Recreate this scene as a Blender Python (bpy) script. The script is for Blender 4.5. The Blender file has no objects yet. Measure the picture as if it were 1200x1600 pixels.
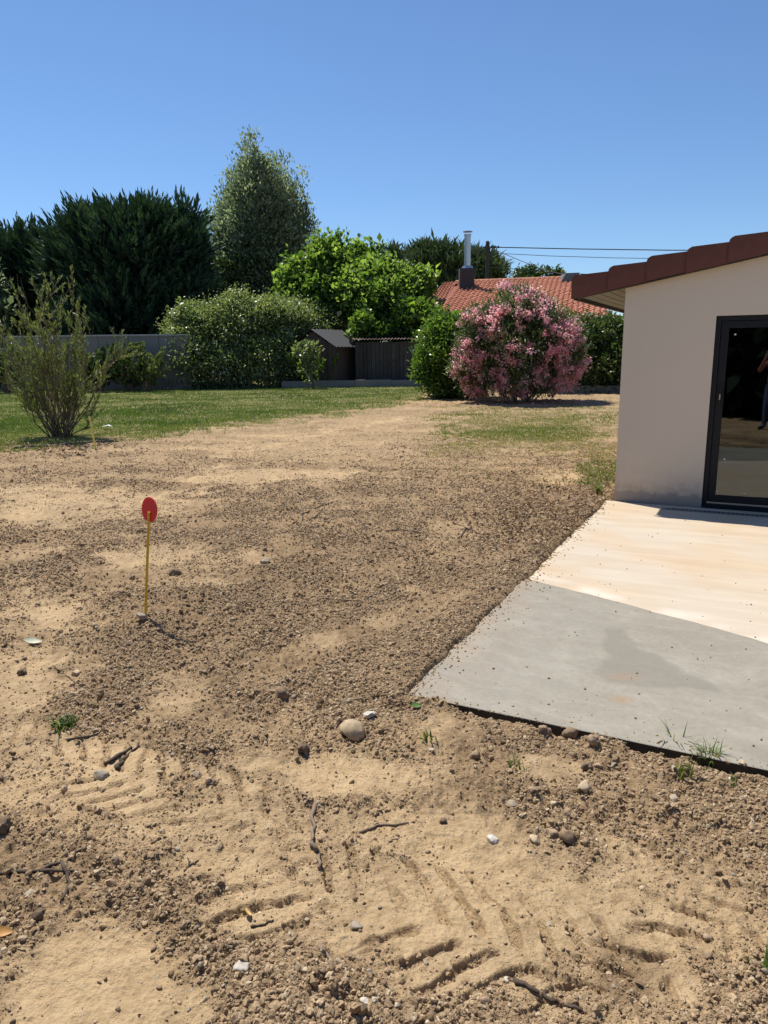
import bpy, bmesh, math
import numpy as np
from mathutils import Matrix, Vector

# ------------------------------------------------------------------ camera
H = 1.68; F = 1155.0
PITCH = math.atan((800 - 552) / F); ROLL = math.radians(0.65)
cP, sP, cR, sR = math.cos(PITCH), math.sin(PITCH), math.cos(ROLL), math.sin(ROLL)
scene = bpy.context.scene
COL = scene.collection
cam = bpy.data.cameras.new("camera"); camo = bpy.data.objects.new("camera", cam); COL.objects.link(camo)
cam.sensor_fit = 'VERTICAL'; cam.sensor_height = 36; cam.lens = 36 * F / 1600.0
cam.clip_start = 0.05; cam.clip_end = 3000
fw = Vector((0, cP, -sP)); r0 = Vector((1, 0, 0)); u0 = Vector((0, sP, cP))
rc = r0 * cR - u0 * sR; uc = r0 * sR + u0 * cR
camo.matrix_world = Matrix(((rc.x, uc.x, -fw.x, 0), (rc.y, uc.y, -fw.y, 0), (rc.z, uc.z, -fw.z, H), (0, 0, 0, 1)))
scene.camera = camo

# ------------------------------------------------------------------ sky, sun, exposure
SUN_EL, SUN_AZ = math.radians(62), math.radians(37)          # sun ahead of the camera and to the left
w = bpy.data.worlds.new("World"); scene.world = w; w.use_nodes = True
nt = w.node_tree; bg = nt.nodes["Background"]
sky = nt.nodes.new("ShaderNodeTexSky"); sky.sky_type = 'NISHITA'; sky.sun_disc = False
sky.sun_elevation = SUN_EL; sky.sun_rotation = -SUN_AZ
sky.air_density = 1.2; sky.dust_density = 0.0; sky.ozone_density = 8.5; sky.altitude = 1700
nt.links.new(sky.outputs[0], bg.inputs[0]); bg.inputs[1].default_value = 0.101
sun = bpy.data.lights.new("sun", 'SUN'); suno = bpy.data.objects.new("sun", sun); COL.objects.link(suno)
sun.energy = 4.6; sun.angle = math.radians(0.5); sun.color = (1.0, 0.945, 0.84)
ld = Vector((math.sin(SUN_AZ) * math.cos(SUN_EL), -math.cos(SUN_AZ) * math.cos(SUN_EL), -math.sin(SUN_EL)))
suno.rotation_euler = ld.to_track_quat('-Z', 'Y').to_euler(); suno.location = (-30, 40, 60)
vs = scene.view_settings
vs.view_transform = 'Standard'; vs.look = 'None'; vs.exposure = 0.32; vs.gamma = 1; vs.use_curve_mapping = False

# ------------------------------------------------------------------ pixel helpers
def ray(x, y):
    u = (x - 600) / F; v = (800 - y) / F
    u2 = cR * u + sR * v; v2 = -sR * u + cR * v
    return np.array([u2, cP + sP * v2, -sP + cP * v2])
def gp(x, y, z=0.0):
    d = ray(x, y); t = (z - H) / d[2]; return np.array([0, 0, H]) + t * d
def at(x, y, Y):
    d = ray(x, y); return np.array([0, 0, H]) + d * (Y / d[1])
def to_px(P):
    X, Y, Z = P[:, 0], P[:, 1], P[:, 2] - H
    f_ = np.maximum(Y * cP - Z * sP, 0.05); up = Y * sP + Z * cP
    u2, v2 = X / f_, up / f_
    return 600 + F * (cR * u2 - sR * v2), 800 - F * (sR * u2 + cR * v2)
rng = np.random.default_rng(11)
def nrm(a): return a / np.maximum(np.linalg.norm(a, axis=-1, keepdims=True), 1e-9)
def sstep(a, b, x):
    t = np.clip((x - a) / (b - a), 0, 1); return t * t * (3 - 2 * t)
def perlin(x, y, seed=0):
    xi = np.floor(x).astype(np.int64); yi = np.floor(y).astype(np.int64); xf = x - xi; yf = y - yi
    def gr(ix, iy, dx, dy):
        h = (ix * 374761393 + iy * 668265263 + seed * 974634527) & 0xffffffff
        h = ((h ^ (h >> 13)) * 1274126177) & 0xffffffff
        h = (h ^ (h >> 16))
        a = h.astype(np.float64) * (2 * np.pi / 4294967296.0)
        return np.cos(a) * dx + np.sin(a) * dy
    u = xf * xf * xf * (xf * (xf * 6 - 15) + 10); v = yf * yf * yf * (yf * (yf * 6 - 15) + 10)
    a = gr(xi, yi, xf, yf) * (1 - u) + gr(xi + 1, yi, xf - 1, yf) * u
    b = gr(xi, yi + 1, xf, yf - 1) * (1 - u) + gr(xi + 1, yi + 1, xf - 1, yf - 1) * u
    return (a * (1 - v) + b * v) * 1.5
def fbm(x, y, oct=4, seed=0, gain=0.5):
    s = 0; a = 1; f = 1
    for i in range(oct):
        s = s + a * perlin(x * f + 17.3 * i, y * f - 9.1 * i, seed + i); a *= gain; f *= 2.03
    return s

# ------------------------------------------------------------------ object helpers
def link(o, parent=None):
    COL.objects.link(o)
    if parent is not None: o.parent = parent
    return o
def tag(o, label=None, cat=None, group=None, kind=None):
    if label: o["label"] = label
    if cat: o["category"] = cat
    if group: o["group"] = group
    if kind: o["kind"] = kind
    return o
def empty(name, loc=(0, 0, 0), rz=0.0):
    o = bpy.data.objects.new(name, None); o.empty_display_size = 0.1
    o.location = tuple(loc); o.rotation_euler = (0, 0, rz); return link(o)
def np_mesh(name, V, Fc, attrs=None, smooth=False):
    V = np.asarray(V, dtype=np.float32); Fc = np.asarray(Fc, dtype=np.int32)
    me = bpy.data.meshes.new(name); k = Fc.shape[1]
    me.vertices.add(len(V)); me.vertices.foreach_set("co", V.ravel())
    me.loops.add(Fc.size); me.loops.foreach_set("vertex_index", Fc.ravel())
    me.polygons.add(len(Fc)); me.polygons.foreach_set("loop_start", np.arange(len(Fc), dtype=np.int32) * k)
    me.polygons.foreach_set("loop_total", np.full(len(Fc), k, dtype=np.int32))
    if smooth: me.polygons.foreach_set("use_smooth", np.ones(len(Fc), dtype=bool))
    for n_, a in (attrs or {}).items():
        at_ = me.attributes.new(n_, 'FLOAT', 'POINT'); at_.data.foreach_set("value", np.asarray(a, dtype=np.float32))
    me.update(calc_edges=True); return me
def np_obj(name, V, Fc, mat, parent=None, attrs=None, smooth=False):
    me = np_mesh(name, V, Fc, attrs, smooth); me.materials.append(mat)
    return link(bpy.data.objects.new(name, me), parent)
class MB:
    def __init__(s): s.v = []; s.f = []
    def add(s, V, Fs):
        b = len(s.v); s.v += [tuple(map(float, p)) for p in V]; s.f += [tuple(i + b for i in f) for f in Fs]; return s
    def box(s, x0, x1, y0, y1, z0, z1):
        return s.add([(x0, y0, z0), (x1, y0, z0), (x1, y1, z0), (x0, y1, z0), (x0, y0, z1), (x1, y0, z1), (x1, y1, z1), (x0, y1, z1)],
                     [(0, 3, 2, 1), (4, 5, 6, 7), (0, 1, 5, 4), (1, 2, 6, 5), (2, 3, 7, 6), (3, 0, 4, 7)])
    def prism(s, poly, a, b, axis='y'):
        """poly: 2D ring; extruded from a to b along axis (y: poly is x,z; z: poly is x,y; x: poly is y,z)"""
        n = len(poly)
        mk = {'y': lambda p, t: (p[0], t, p[1]), 'z': lambda p, t: (p[0], p[1], t), 'x': lambda p, t: (t, p[0], p[1])}[axis]
        return s.add([mk(p, a) for p in poly] + [mk(p, b) for p in poly],
                     [tuple(range(n))[::-1], tuple(range(n, 2 * n))] + [(i, (i + 1) % n, (i + 1) % n + n, i + n) for i in range(n)])
    def tube(s, pts, rad, n=6, cap=True):
        pts = [np.array(p, float) for p in pts]
        if np.isscalar(rad): rad = [rad] * len(pts)
        V = []; Fs = []
        for i, p in enumerate(pts):
            t = pts[min(i + 1, len(pts) - 1)] - pts[max(i - 1, 0)]; t = t / (np.linalg.norm(t) + 1e-9)
            a = np.array([0, 0, 1.0]) if abs(t[2]) < 0.9 else np.array([1.0, 0, 0])
            u = np.cross(t, a); u /= np.linalg.norm(u); v = np.cross(t, u)
            for k in range(n):
                an = 2 * math.pi * k / n; V.append(p + rad[i] * (math.cos(an) * u + math.sin(an) * v))
        for i in range(len(pts) - 1):
            for k in range(n):
                Fs.append((i * n + k, i * n + (k + 1) % n, (i + 1) * n + (k + 1) % n, (i + 1) * n + k))
        if cap: Fs += [tuple(range(n))[::-1], tuple(range((len(pts) - 1) * n, len(pts) * n))]
        return s.add(V, Fs)
    def build(s, name, mat, parent=None, bevel=0.0, smooth=False, loc=None):
        me = bpy.data.meshes.new(name); me.from_pydata(s.v, [], s.f)
        bm = bmesh.new(); bm.from_mesh(me)
        bmesh.ops.recalc_face_normals(bm, faces=bm.faces)
        if bevel: bmesh.ops.bevel(bm, geom=bm.edges[:], offset=bevel, segments=2, affect='EDGES', profile=0.7)
        bm.to_mesh(me); bm.free()
        if smooth:
            for p in me.polygons: p.use_smooth = True
        me.materials.append(mat); me.update()
        o = bpy.data.objects.new(name, me)
        if loc is not None: o.location = loc
        return link(o, parent)

# ------------------------------------------------------------------ materials
def new_mat(name):
    m = bpy.data.materials.new(name); m.use_nodes = True
    return m, m.node_tree, m.node_tree.nodes["Principled BSDF"]
def N(t, typ, **kw):
    n = t.nodes.new(typ)
    for k, v in kw.items(): setattr(n, k, v)
    return n
def noise(t, scale, detail=4, rough=0.55, vec=None, dist=0.0):
    n = N(t, "ShaderNodeTexNoise"); n.inputs["Scale"].default_value = scale; n.inputs["Detail"].default_value = detail
    n.inputs["Roughness"].default_value = rough; n.inputs["Distortion"].default_value = dist
    if vec is not None: t.links.new(vec, n.inputs["Vector"])
    return n
def ramp(t, src, stops):
    r = N(t, "ShaderNodeValToRGB"); e = r.color_ramp.elements
    while len(e) < len(stops): e.new(0.5)
    for i, (p, c) in enumerate(stops): e[i].position = p; e[i].color = (*c, 1) if len(c) == 3 else c
    t.links.new(src, r.inputs[0]); return r
def mixc(t, fac, a, b, mode='MIX'):
    m = N(t, "ShaderNodeMix", data_type='RGBA', blend_type=mode)
    for s_, v in ((0, fac), (6, a), (7, b)):
        if isinstance(v, (int, float)): m.inputs[s_].default_value = v
        elif isinstance(v, tuple): m.inputs[s_].default_value = (*v, 1)
        else: t.links.new(v, m.inputs[s_])
    return m.outputs[2]
def math_n(t, op, a, b=None, clamp=False):
    m = N(t, "ShaderNodeMath", operation=op); m.use_clamp = clamp
    for i, v in enumerate((a, b)):
        if v is None: continue
        if isinstance(v, (int, float)): m.inputs[i].default_value = v
        else: t.links.new(v, m.inputs[i])
    return m.outputs[0]
def objco(t):
    return N(t, "ShaderNodeTexCoord").outputs["Object"]
def attr(t, name):
    return N(t, "ShaderNodeAttribute", attribute_name=name).outputs["Fac"]
def bump(t, bsdf, h, strength, dist):
    b = N(t, "ShaderNodeBump"); b.inputs["Strength"].default_value = strength; b.inputs["Distance"].default_value = dist
    t.links.new(h, b.inputs["Height"]); t.links.new(b.outputs[0], bsdf.inputs["Normal"]); return b

def mat_plain(name, col, rough=0.7, var=0.15, scale=8, metal=0.0, bmp=0.0, bscale=60, spec=0.5):
    m, t, b = new_mat(name); co = objco(t)
    n = noise(t, scale, 5, 0.6, co)
    c = mixc(t, n.outputs[0], tuple(max(0, v * (1 - var)) for v in col), tuple(min(1, v * (1 + var)) for v in col))
    t.links.new(c, b.inputs["Base Color"]); b.inputs["Roughness"].default_value = rough; b.inputs["Metallic"].default_value = metal
    b.inputs["Specular IOR Level"].default_value = spec
    if bmp: bump(t, b, noise(t, bscale, 4, 0.6, co).outputs[0], bmp, 0.004)
    return m
def mat_leaf(name, stops, rough=0.45, trans=0.35, tcol=None, spec=0.5):
    m, t, b = new_mat(name)
    r = ramp(t, attr(t, "tint"), stops)
    t.links.new(r.outputs[0], b.inputs["Base Color"]); b.inputs["Roughness"].default_value = rough
    b.inputs["Specular IOR Level"].default_value = spec
    if trans > 0:
        tr = N(t, "ShaderNodeBsdfTranslucent"); mx = N(t, "ShaderNodeMixShader"); mx.inputs[0].default_value = trans
        c = mixc(t, 1.0, r.outputs[0], tcol or (1.25, 1.3, 0.55), 'MULTIPLY')
        t.links.new(c, tr.inputs[0]); t.links.new(b.outputs[0], mx.inputs[1]); t.links.new(tr.outputs[0], mx.inputs[2])
        t.links.new(mx.outputs[0], t.nodes["Material Output"].inputs[0])
    return m

LOOSE_A, LOOSE_B = (0.24, 0.165, 0.095), (0.41, 0.294, 0.177)
PACK_A, PACK_B = (0.46, 0.328, 0.185), (0.63, 0.475, 0.29)
def make_soil():
    m, t, b = new_mat("soil"); co = objco(t)
    n1 = noise(t, 1.3, 6, 0.6, co); n2 = noise(t, 14, 6, 0.65, co); n3 = noise(t, 90, 5, 0.7, co)
    grain = math_n(t, 'MULTIPLY_ADD', n3.outputs[0], 0.55); t.nodes[-1].inputs[2].default_value = 0.0
    mixv = math_n(t, 'ADD', math_n(t, 'MULTIPLY', n2.outputs[0], 0.55), math_n(t, 'MULTIPLY', n3.outputs[0], 0.45))
    lo = ramp(t, mixv, [(0.36, LOOSE_A), (0.64, LOOSE_B)])
    pk = ramp(t, mixv, [(0.36, PACK_A), (0.66, PACK_B)])
    p = math_n(t, 'ADD', attr(t, "pack"), math_n(t, 'MULTIPLY', math_n(t, 'SUBTRACT', n2.outputs[0], 0.5), 0.7), True)
    c = mixc(t, p, lo.outputs[0], pk.outputs[0])
    big = ramp(t, n1.outputs[0], [(0.3, (0.82, 0.80, 0.78)), (0.7, (1.1, 1.06, 1.0))])
    c = mixc(t, 1.0, c, big.outputs[0], 'MULTIPLY')
    # darker damp earth
    c = mixc(t, math_n(t, 'MULTIPLY', attr(t, "damp"), 0.75), c, (0.17, 0.105, 0.055))
    # lawn thatch
    gcol = ramp(t, mixv, [(0.35, (0.09, 0.105, 0.03)), (0.5, (0.15, 0.15, 0.05)), (0.68, (0.34, 0.27, 0.13))])
    c = mixc(t, attr(t, "grass"), c, gcol.outputs[0])
    # pale fine pebbles
    vo = N(t, "ShaderNodeTexVoronoi"); vo.inputs["Scale"].default_value = 55; t.links.new(co, vo.inputs["Vector"])
    sepc = N(t, "ShaderNodeSeparateColor"); t.links.new(vo.outputs["Color"], sepc.inputs[0])
    few = math_n(t, 'GREATER_THAN', sepc.outputs[0], 0.9); near = math_n(t, 'LESS_THAN', vo.outputs["Distance"], 0.28)
    c = mixc(t, math_n(t, 'MULTIPLY', math_n(t, 'MULTIPLY', few, near), 0.65), c, (0.52, 0.44, 0.33))
    t.links.new(c, b.inputs["Base Color"]); b.inputs["Roughness"].default_value = 0.95
    b.inputs["Specular IOR Level"].default_value = 0.15
    hb = math_n(t, 'ADD', math_n(t, 'MULTIPLY', n3.outputs[0], 1.0), math_n(t, 'MULTIPLY', n2.outputs[0], 1.5))
    bump(t, b, hb, 0.85, 0.014)
    return m
def make_clod(name, kind):
    m, t, b = new_mat(name); co = N(t, "ShaderNodeNewGeometry").outputs["Position"]
    n2 = noise(t, 40, 5, 0.65, co)
    if kind == 'rand':
        r = ramp(t, N(t, "ShaderNodeObjectInfo").outputs["Random"], [(0.0, (0.235, 0.162, 0.093)), (0.5, (0.36, 0.255, 0.152)), (0.92, (0.465, 0.34, 0.21)), (0.975, (0.50, 0.40, 0.275)), (1.0, (0.56, 0.48, 0.36))])
        base = r.outputs[0]
    else:
        rnd = N(t, "ShaderNodeObjectInfo").outputs["Random"]
        a, c_ = {'clod': ((0.27, 0.19, 0.12), (0.40, 0.295, 0.195)), 'pale': ((0.44, 0.335, 0.22), (0.55, 0.44, 0.30)),
                 'dark': ((0.16, 0.115, 0.075), (0.25, 0.18, 0.12)), 'grey': ((0.29, 0.235, 0.175), (0.40, 0.34, 0.26)),
                 'white': ((0.50, 0.45, 0.37), (0.60, 0.55, 0.47)), 'tan': ((0.46, 0.35, 0.225), (0.50, 0.385, 0.25))}[kind]
        base = mixc(t, rnd, a, c_)
    c = mixc(t, 1.0, base, ramp(t, n2.outputs[0], [(0.3, (0.75, 0.75, 0.75)), (0.7, (1.15, 1.15, 1.15))]).outputs[0], 'MULTIPLY')
    t.links.new(c, b.inputs["Base Color"]); b.inputs["Roughness"].default_value = 0.92; b.inputs["Specular IOR Level"].default_value = 0.2
    bump(t, b, n2.outputs[0], 0.5, 0.006); return m

# ------------------------------------------------------------------ house frame (needed by the terrain)
AZ = math.radians(26.6)
W3 = np.array([math.cos(AZ), -math.sin(AZ), 0]); N3 = np.array([-math.sin(AZ), -math.cos(AZ), 0])
OC = gp(1100, 793) - 0.95 * W3
def house_st(x, y):          # s along the wall from its left corner, t out from the wall
    return (x - OC[0]) * W3[0] + (y - OC[1]) * W3[1] + 0.075, (x - OC[0]) * N3[0] + (y - OC[1]) * N3[1]

# ------------------------------------------------------------------ terrain fields
PALE = [(60, 950, 120, 38, 1.0), (240, 872, 130, 24, .9), (100, 790, 190, 34, .9), (420, 745, 160, 16, .9), (470, 700, 240, 26, .55), (60, 1080, 130, 55, .9),
        (275, 1095, 65, 48, .8), (520, 1215, 170, 42, 1), (280, 1300, 300, 70, .8), (720, 1395, 330, 85, .85), (130, 1530, 190, 105, 1.0), (420, 1390, 110, 55, .9),
        (960, 1450, 190, 60, .9), (515, 1000, 42, 10, .8), (600, 968, 34, 14, .7), (690, 1140, 110, 30, .8), (880, 1200, 90, 22, .7), (640, 920, 20, 10, .6),
        (330, 915, 60, 14, .7), (980, 1590, 120, 60, .7), (450, 1490, 60, 30, .5), (880, 745, 60, 14, .8), (560, 660, 80, 16, .5), (60, 1200, 120, 40, .7), (850, 1560, 120, 40, .8), (330, 1355, 230, 60, .9), (640, 1300, 150, 36, .8), (860, 1400, 190, 55, .9), (1090, 1390, 130, 40, .6), (190, 1245, 190, 46, .8), (560, 1440, 120, 40, .8), (680, 1520, 150, 50, .7)]
LAWN_X = [-900, 0, 90, 180, 260, 380, 470, 540, 600, 655, 700, 760, 960, 1500]
LAWN_Y = [760, 705, 696, 684, 676, 662, 652, 644, 634, 620, 600, 590, 590, 590]
STAKE = gp(224, 962)
# tyre tracks: (start px, end px, width, lug spacing, depth)
TRACKS = [((330, 1335), (1010, 1545), 0.56, 0.125, 0.022), ((-60, 1150), (560, 1330), 0.46, 0.12, 0.016), ((-80, 1040), (170, 1010), 0.40, 0.10, 0.010),
          ((860, 1600), (1260, 1380), 0.40, 0.13, 0.024), ((-50, 815), (480, 745), 0.5, 0.2, 0.012), ((330, 715), (640, 650), 0.6, 0.3, 0.015)]
def track_masks(x, y):
    out = []
    for a, b, wd, sp, dp in TRACKS:
        A = gp(*a)[:2]; B = gp(*b)[:2]; L = np.linalg.norm(B - A); d = (B - A) / L
        u0_ = (x - A[0]) * d[0] + (y - A[1]) * d[1]; v0_ = -(x - A[0]) * d[1] + (y - A[1]) * d[0]
        ix = np.nonzero((np.abs(v0_) < wd / 2 + 0.06) & (u0_ > -0.15) & (u0_ < L + 0.15))[0]
        if len(ix) == 0: continue
        xs, ys, u = x[ix], y[ix], u0_[ix]; v = v0_[ix] + 0.02 * perlin(u * 2, u * 0, 15)
        inside = sstep(wd / 2, wd / 2 - 0.06, np.abs(v)) * sstep(-0.1, 0.25, u) * sstep(L + 0.1, L - 0.25, u)
        keep = np.clip(0.68 + 1.25 * fbm(xs * 2.3 + 5, ys * 2.3, 3, 61), 0.0, 1)
        ph = (u + 0.8 * np.abs(v) + 0.06 * perlin(xs * 3, ys * 3, 8) + 0.014 * perlin(xs * 15, ys * 15, 6)) / sp
        q = (ph - np.floor(ph) + np.where(v > 0, 0.5, 0.0)) % 1.0
        lug = sstep(0.0, 0.07, q) * sstep(0.40, 0.30, q) * sstep(0.0, 0.03, np.abs(v) - 0.01) * sstep(wd / 2 + 0.01, wd / 2 - 0.05, np.abs(v))
        out.append((ix, inside * keep, lug, dp))
    return out
def fields(x, y):
    P = np.stack([x, y, np.zeros_like(x)], 1); px, py = to_px(P); beh = y < 0.8
    wob = fbm(x * 1.1, y * 1.1, 4, 21); wob2 = fbm(x * 4.0, y * 4.0, 3, 31); wob3 = fbm(x * 15.0, y * 15.0, 2, 35)
    r = np.hypot(x, y)
    pk = np.zeros_like(x)
    for cx, cy, rx, ry, a in PALE:
        d = np.sqrt(((px - cx) / rx) ** 2 + ((py - cy) / ry) ** 2) + 0.62 * wob + 0.34 * wob2 + 0.26 * wob3
        pk = np.maximum(pk, a * (0.85 if cy < 1180 else 1.0) * (1 - sstep(0.3, 1.3, d)))
    pk = np.maximum(pk, 0.35 * sstep(0.35, 0.85, fbm(x * 0.9 + 3, y * 0.9, 3, 57) + 0.3 * wob2))
    far = 0.16 + 0.55 * fbm(x * 0.35, y * 1.3, 4, 51)
    pk = np.maximum(pk, np.clip(far, 0, 1) * sstep(8, 14, r))
    pk = np.where(beh, 0.4 + 0.3 * wob, pk)
    s, t = house_st(x, y)
    for ix, ik, lug, dp in track_masks(x, y):
        pk[ix] = np.maximum(pk[ix], 0.95 * ik) * (1 - 0.5 * lug * ik)
    lawn = 1 - sstep(-7, 9, py - np.interp(px, LAWN_X, LAWN_Y) + 9 * wob + 7 * wob2)
    lawn = np.where(beh, 0, lawn)
    d2 = np.maximum(np.abs((px - 830) / 150), np.abs((py - 672) / 38)) + 0.35 * wob + 0.4 * wob2
    lawn2 = (1 - sstep(0.35, 1.15, d2)) * 0.5 * (y > 3)
    d3 = np.hypot((px - 935) / 40, (py - 735) / 45) + 0.4 * wob2
    lawn2 = np.maximum(lawn2, (1 - sstep(0.5, 1.1, d3)) * 0.25 * (y > 3))
    grass = np.clip(np.maximum(lawn * (0.92 + 0.25 * wob), lawn2), 0, 1)
    d = np.sqrt(((px - 1040) / 120) ** 2 + ((py - 1500) / 70) ** 2) + 0.5 * wob2
    damp = (1 - sstep(0.4, 1.0, d)) * (0.5 + 0.5 * np.clip(wob * 2, -1, 1))
    d = np.sqrt(((px - 420) / 260) ** 2 + ((py - 960) / 130) ** 2) + 0.3 * wob
    damp = np.maximum(damp, 0.18 * (1 - sstep(0.6, 1.2, d)))
    return np.clip(pk, 0, 1) * (1 - grass), np.where(beh, 0, damp), grass, wob
def height(x, y, f=None):
    pk, damp, grass, wob = fields(x, y) if f is None else f
    r = np.hypot(x, y); lo = (1 - pk) * (1 - grass); nearw = 1 - sstep(12, 30, r)
    h = 0.045 * fbm(x * 0.45, y * 0.45, 2, 3) + 0.012 * wob
    rough = fbm(x * 5.5, y * 5.5, 4, 5, 0.55); fine = fbm(x * 22, y * 22, 3, 9, 0.6)
    rid = 0.5 - np.abs(perlin(x * 13, y * 13, 77))
    vf = perlin(x * 48, y * 48, 13) * sstep(5.5, 2.5, r); pass
    h = h + (1 - grass) * 0.022 * fbm(x * 0.9, y * 3.2, 3, 45) * sstep(6.5, 11, r)
    h = h + lo * (0.017 * rough * (1 + 1.3 * sstep(6, 14, r)) + 0.013 * fine * sstep(16, 5, r) + 0.012 * rid * sstep(10, 3, r) + 0.0055 * vf) + (1 - lo) * (0.004 * rough + 0.0032 * fine + 0.0016 * vf)
    h = np.array(h - 0.010 * pk * (1 - sstep(0.0, 0.25, grass)))
    for ix, ik, lug, dp in track_masks(x, y):
        h[ix] -= ik * dp * (1.2 * lug - 0.3) + 0.5 * ik * lo[ix] * 0.017 * rough[ix]
    h = h + 0.07 * np.exp(-(((x - STAKE[0]) / 0.55) ** 2 + ((y - STAKE[1]) / 0.5) ** 2)) 
    s, t = house_st(x, y)
    # slab: soil lapping its left side, a little lower in front, pressed under it
    edge = 0.03 * fbm(x * 3, y * 3, 3, 41) + 0.018 * fbm(x * 14, y * 14, 2, 43)
    out_l = -s + edge * 0.55; out_f = t - 5.50 + edge * 0.4
    out = np.maximum(out_l, out_f)
    near_slab = (1 - sstep(0.0, 0.55, np.abs(out))) * (t > -1) * (t < 8) * (s > -3) * (s < 14)
    tgt = np.where(out_l > out_f, 0.016, 0.006 + 0.034 * fbm(x * 6, y * 6, 3, 49)) + 0.35 * (h - 0.01)
    h = h * (1 - near_slab) + tgt * near_slab
    left_lap = 0.045 * np.exp(-((-s - 0.18) / 0.16) ** 2) * sstep(-0.3, 0.6, t) * sstep(5.7, 5.2, t)
    h = h + left_lap
    h = h - 0.075 * np.exp(-((t - 5.505) / 0.02) ** 2) * sstep(0.1, 0.3, s) * np.clip(0.75 + 1.2 * fbm(s * 3.1, t * 0, 3, 47), 0.1, 1)
    under = sstep(0.03, -0.05, out) * (s < 12)
    h = h * (1 - under) - 0.09 * under
    # flat and low beneath far walls
    h = h * (1 - sstep(25, 45, r)) 
    return h

soil = make_soil()
th_in = np.radians(np.linspace(-31.5, 31.5, 590)); th_out = np.radians(np.concatenate([np.linspace(31.5, 60, 36)[1:], np.linspace(60, 300, 40)[1:], np.linspace(300, 328.5, 36)[1:-1]]))
th = np.concatenate([th_in, th_out])
rp = np.linspace(1.32 ** -0.6, 42.0 ** -0.6, 800) ** (-1 / 0.6)
rr = np.concatenate([np.geomspace(0.05, 1.32, 26)[:-1], rp, np.geomspace(42, 900, 24)[1:]])
TH, RR = np.meshgrid(th, rr); X = (RR * np.sin(TH)).ravel(); Y = (RR * np.cos(TH)).ravel()
fl = fields(X, Y); Z = height(X, Y, fl)
nc, nr = len(th), len(rr)
i0 = (np.arange(nr - 1)[:, None] * nc + np.arange(nc)[None, :]).ravel(); jn = (np.arange(nr - 1)[:, None] * nc + (np.arange(nc)[None, :] + 1) % nc).ravel()
Q = np.stack([i0, jn, jn + nc, i0 + nc], 1)[:, ::-1]
ground = np_obj("ground", np.stack([X, Y, Z], 1), Q, soil, None, {"pack": fl[0], "damp": fl[1], "grass": fl[2]}, True)
tag(ground, "bare tan and brown building soil with worn lawn towards the far end", None, None, "structure")

def hz(x, y):
    return float(height(np.array([float(x)]), np.array([float(y)]))[0])
def on_ground(px, py):
    p = gp(px, py)
    for _ in range(3): p = gp(px, py, hz(p[0], p[1]))
    return p

# ------------------------------------------------------------------ terrace slabs
def poly_sdf(px, py, poly):
    P = np.array(poly, float); d = np.full(px.shape, 1e9); ins = np.zeros(px.shape, bool)
    for i in range(len(P)):
        a, b = P[i], P[(i + 1) % len(P)]; e = b - a
        tt = np.clip(((px - a[0]) * e[0] + (py - a[1]) * e[1]) / (e @ e), 0, 1)
        d = np.minimum(d, np.hypot(px - a[0] - tt * e[0], py - a[1] - tt * e[1]))
        c = ((a[1] > py) != (b[1] > py)) & (px < (b[0] - a[0]) * (py - a[1]) / (b[1] - a[1] + 1e-12) + a[0]); ins ^= c
    return np.where(ins, -d, d)
def make_old_slab():
    m, t, b = new_mat("dusty_concrete"); co = objco(t)
    mp = N(t, "ShaderNodeMapping"); mp.inputs["Scale"].default_value = (0.8, 4.2, 1); mp.inputs["Rotation"].default_value = (0, 0, 0.12); t.links.new(co, mp.inputs[0])
    st = noise(t, 1.6, 5, 0.6, mp.outputs[0], 0.4); n2 = noise(t, 1.1, 4, 0.5, co); n3 = noise(t, 120, 4, 0.7, co)
    c = ramp(t, st.outputs[0], [(0.25, (0.51, 0.425, 0.33)), (0.5, (0.555, 0.475, 0.375)), (0.75, (0.60, 0.53, 0.43))])
    pk = ramp(t, n2.outputs[0], [(0.4, (1, 1, 1)), (0.66, (1.0, 0.90, 0.78))])
    c = mixc(t, 1.0, c.outputs[0], pk.outputs[0], 'MULTIPLY')
    c = mixc(t, attr(t, "rim"), c, (0.72, 0.66, 0.57))
    c = mixc(t, 1.0, c, ramp(t, n3.outputs[0], [(0.3, (0.9, 0.9, 0.9)), (0.7, (1.06, 1.06, 1.06))]).outputs[0], 'MULTIPLY')
    t.links.new(c, b.inputs["Base Color"]); b.inputs["Roughness"].default_value = 0.9; b.inputs["Specular IOR Level"].default_value = 0.2
    bump(t, b, math_n(t, 'ADD', st.outputs[0], math_n(t, 'MULTIPLY', n3.outputs[0], 0.4)), 0.25, 0.004); return m
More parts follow.
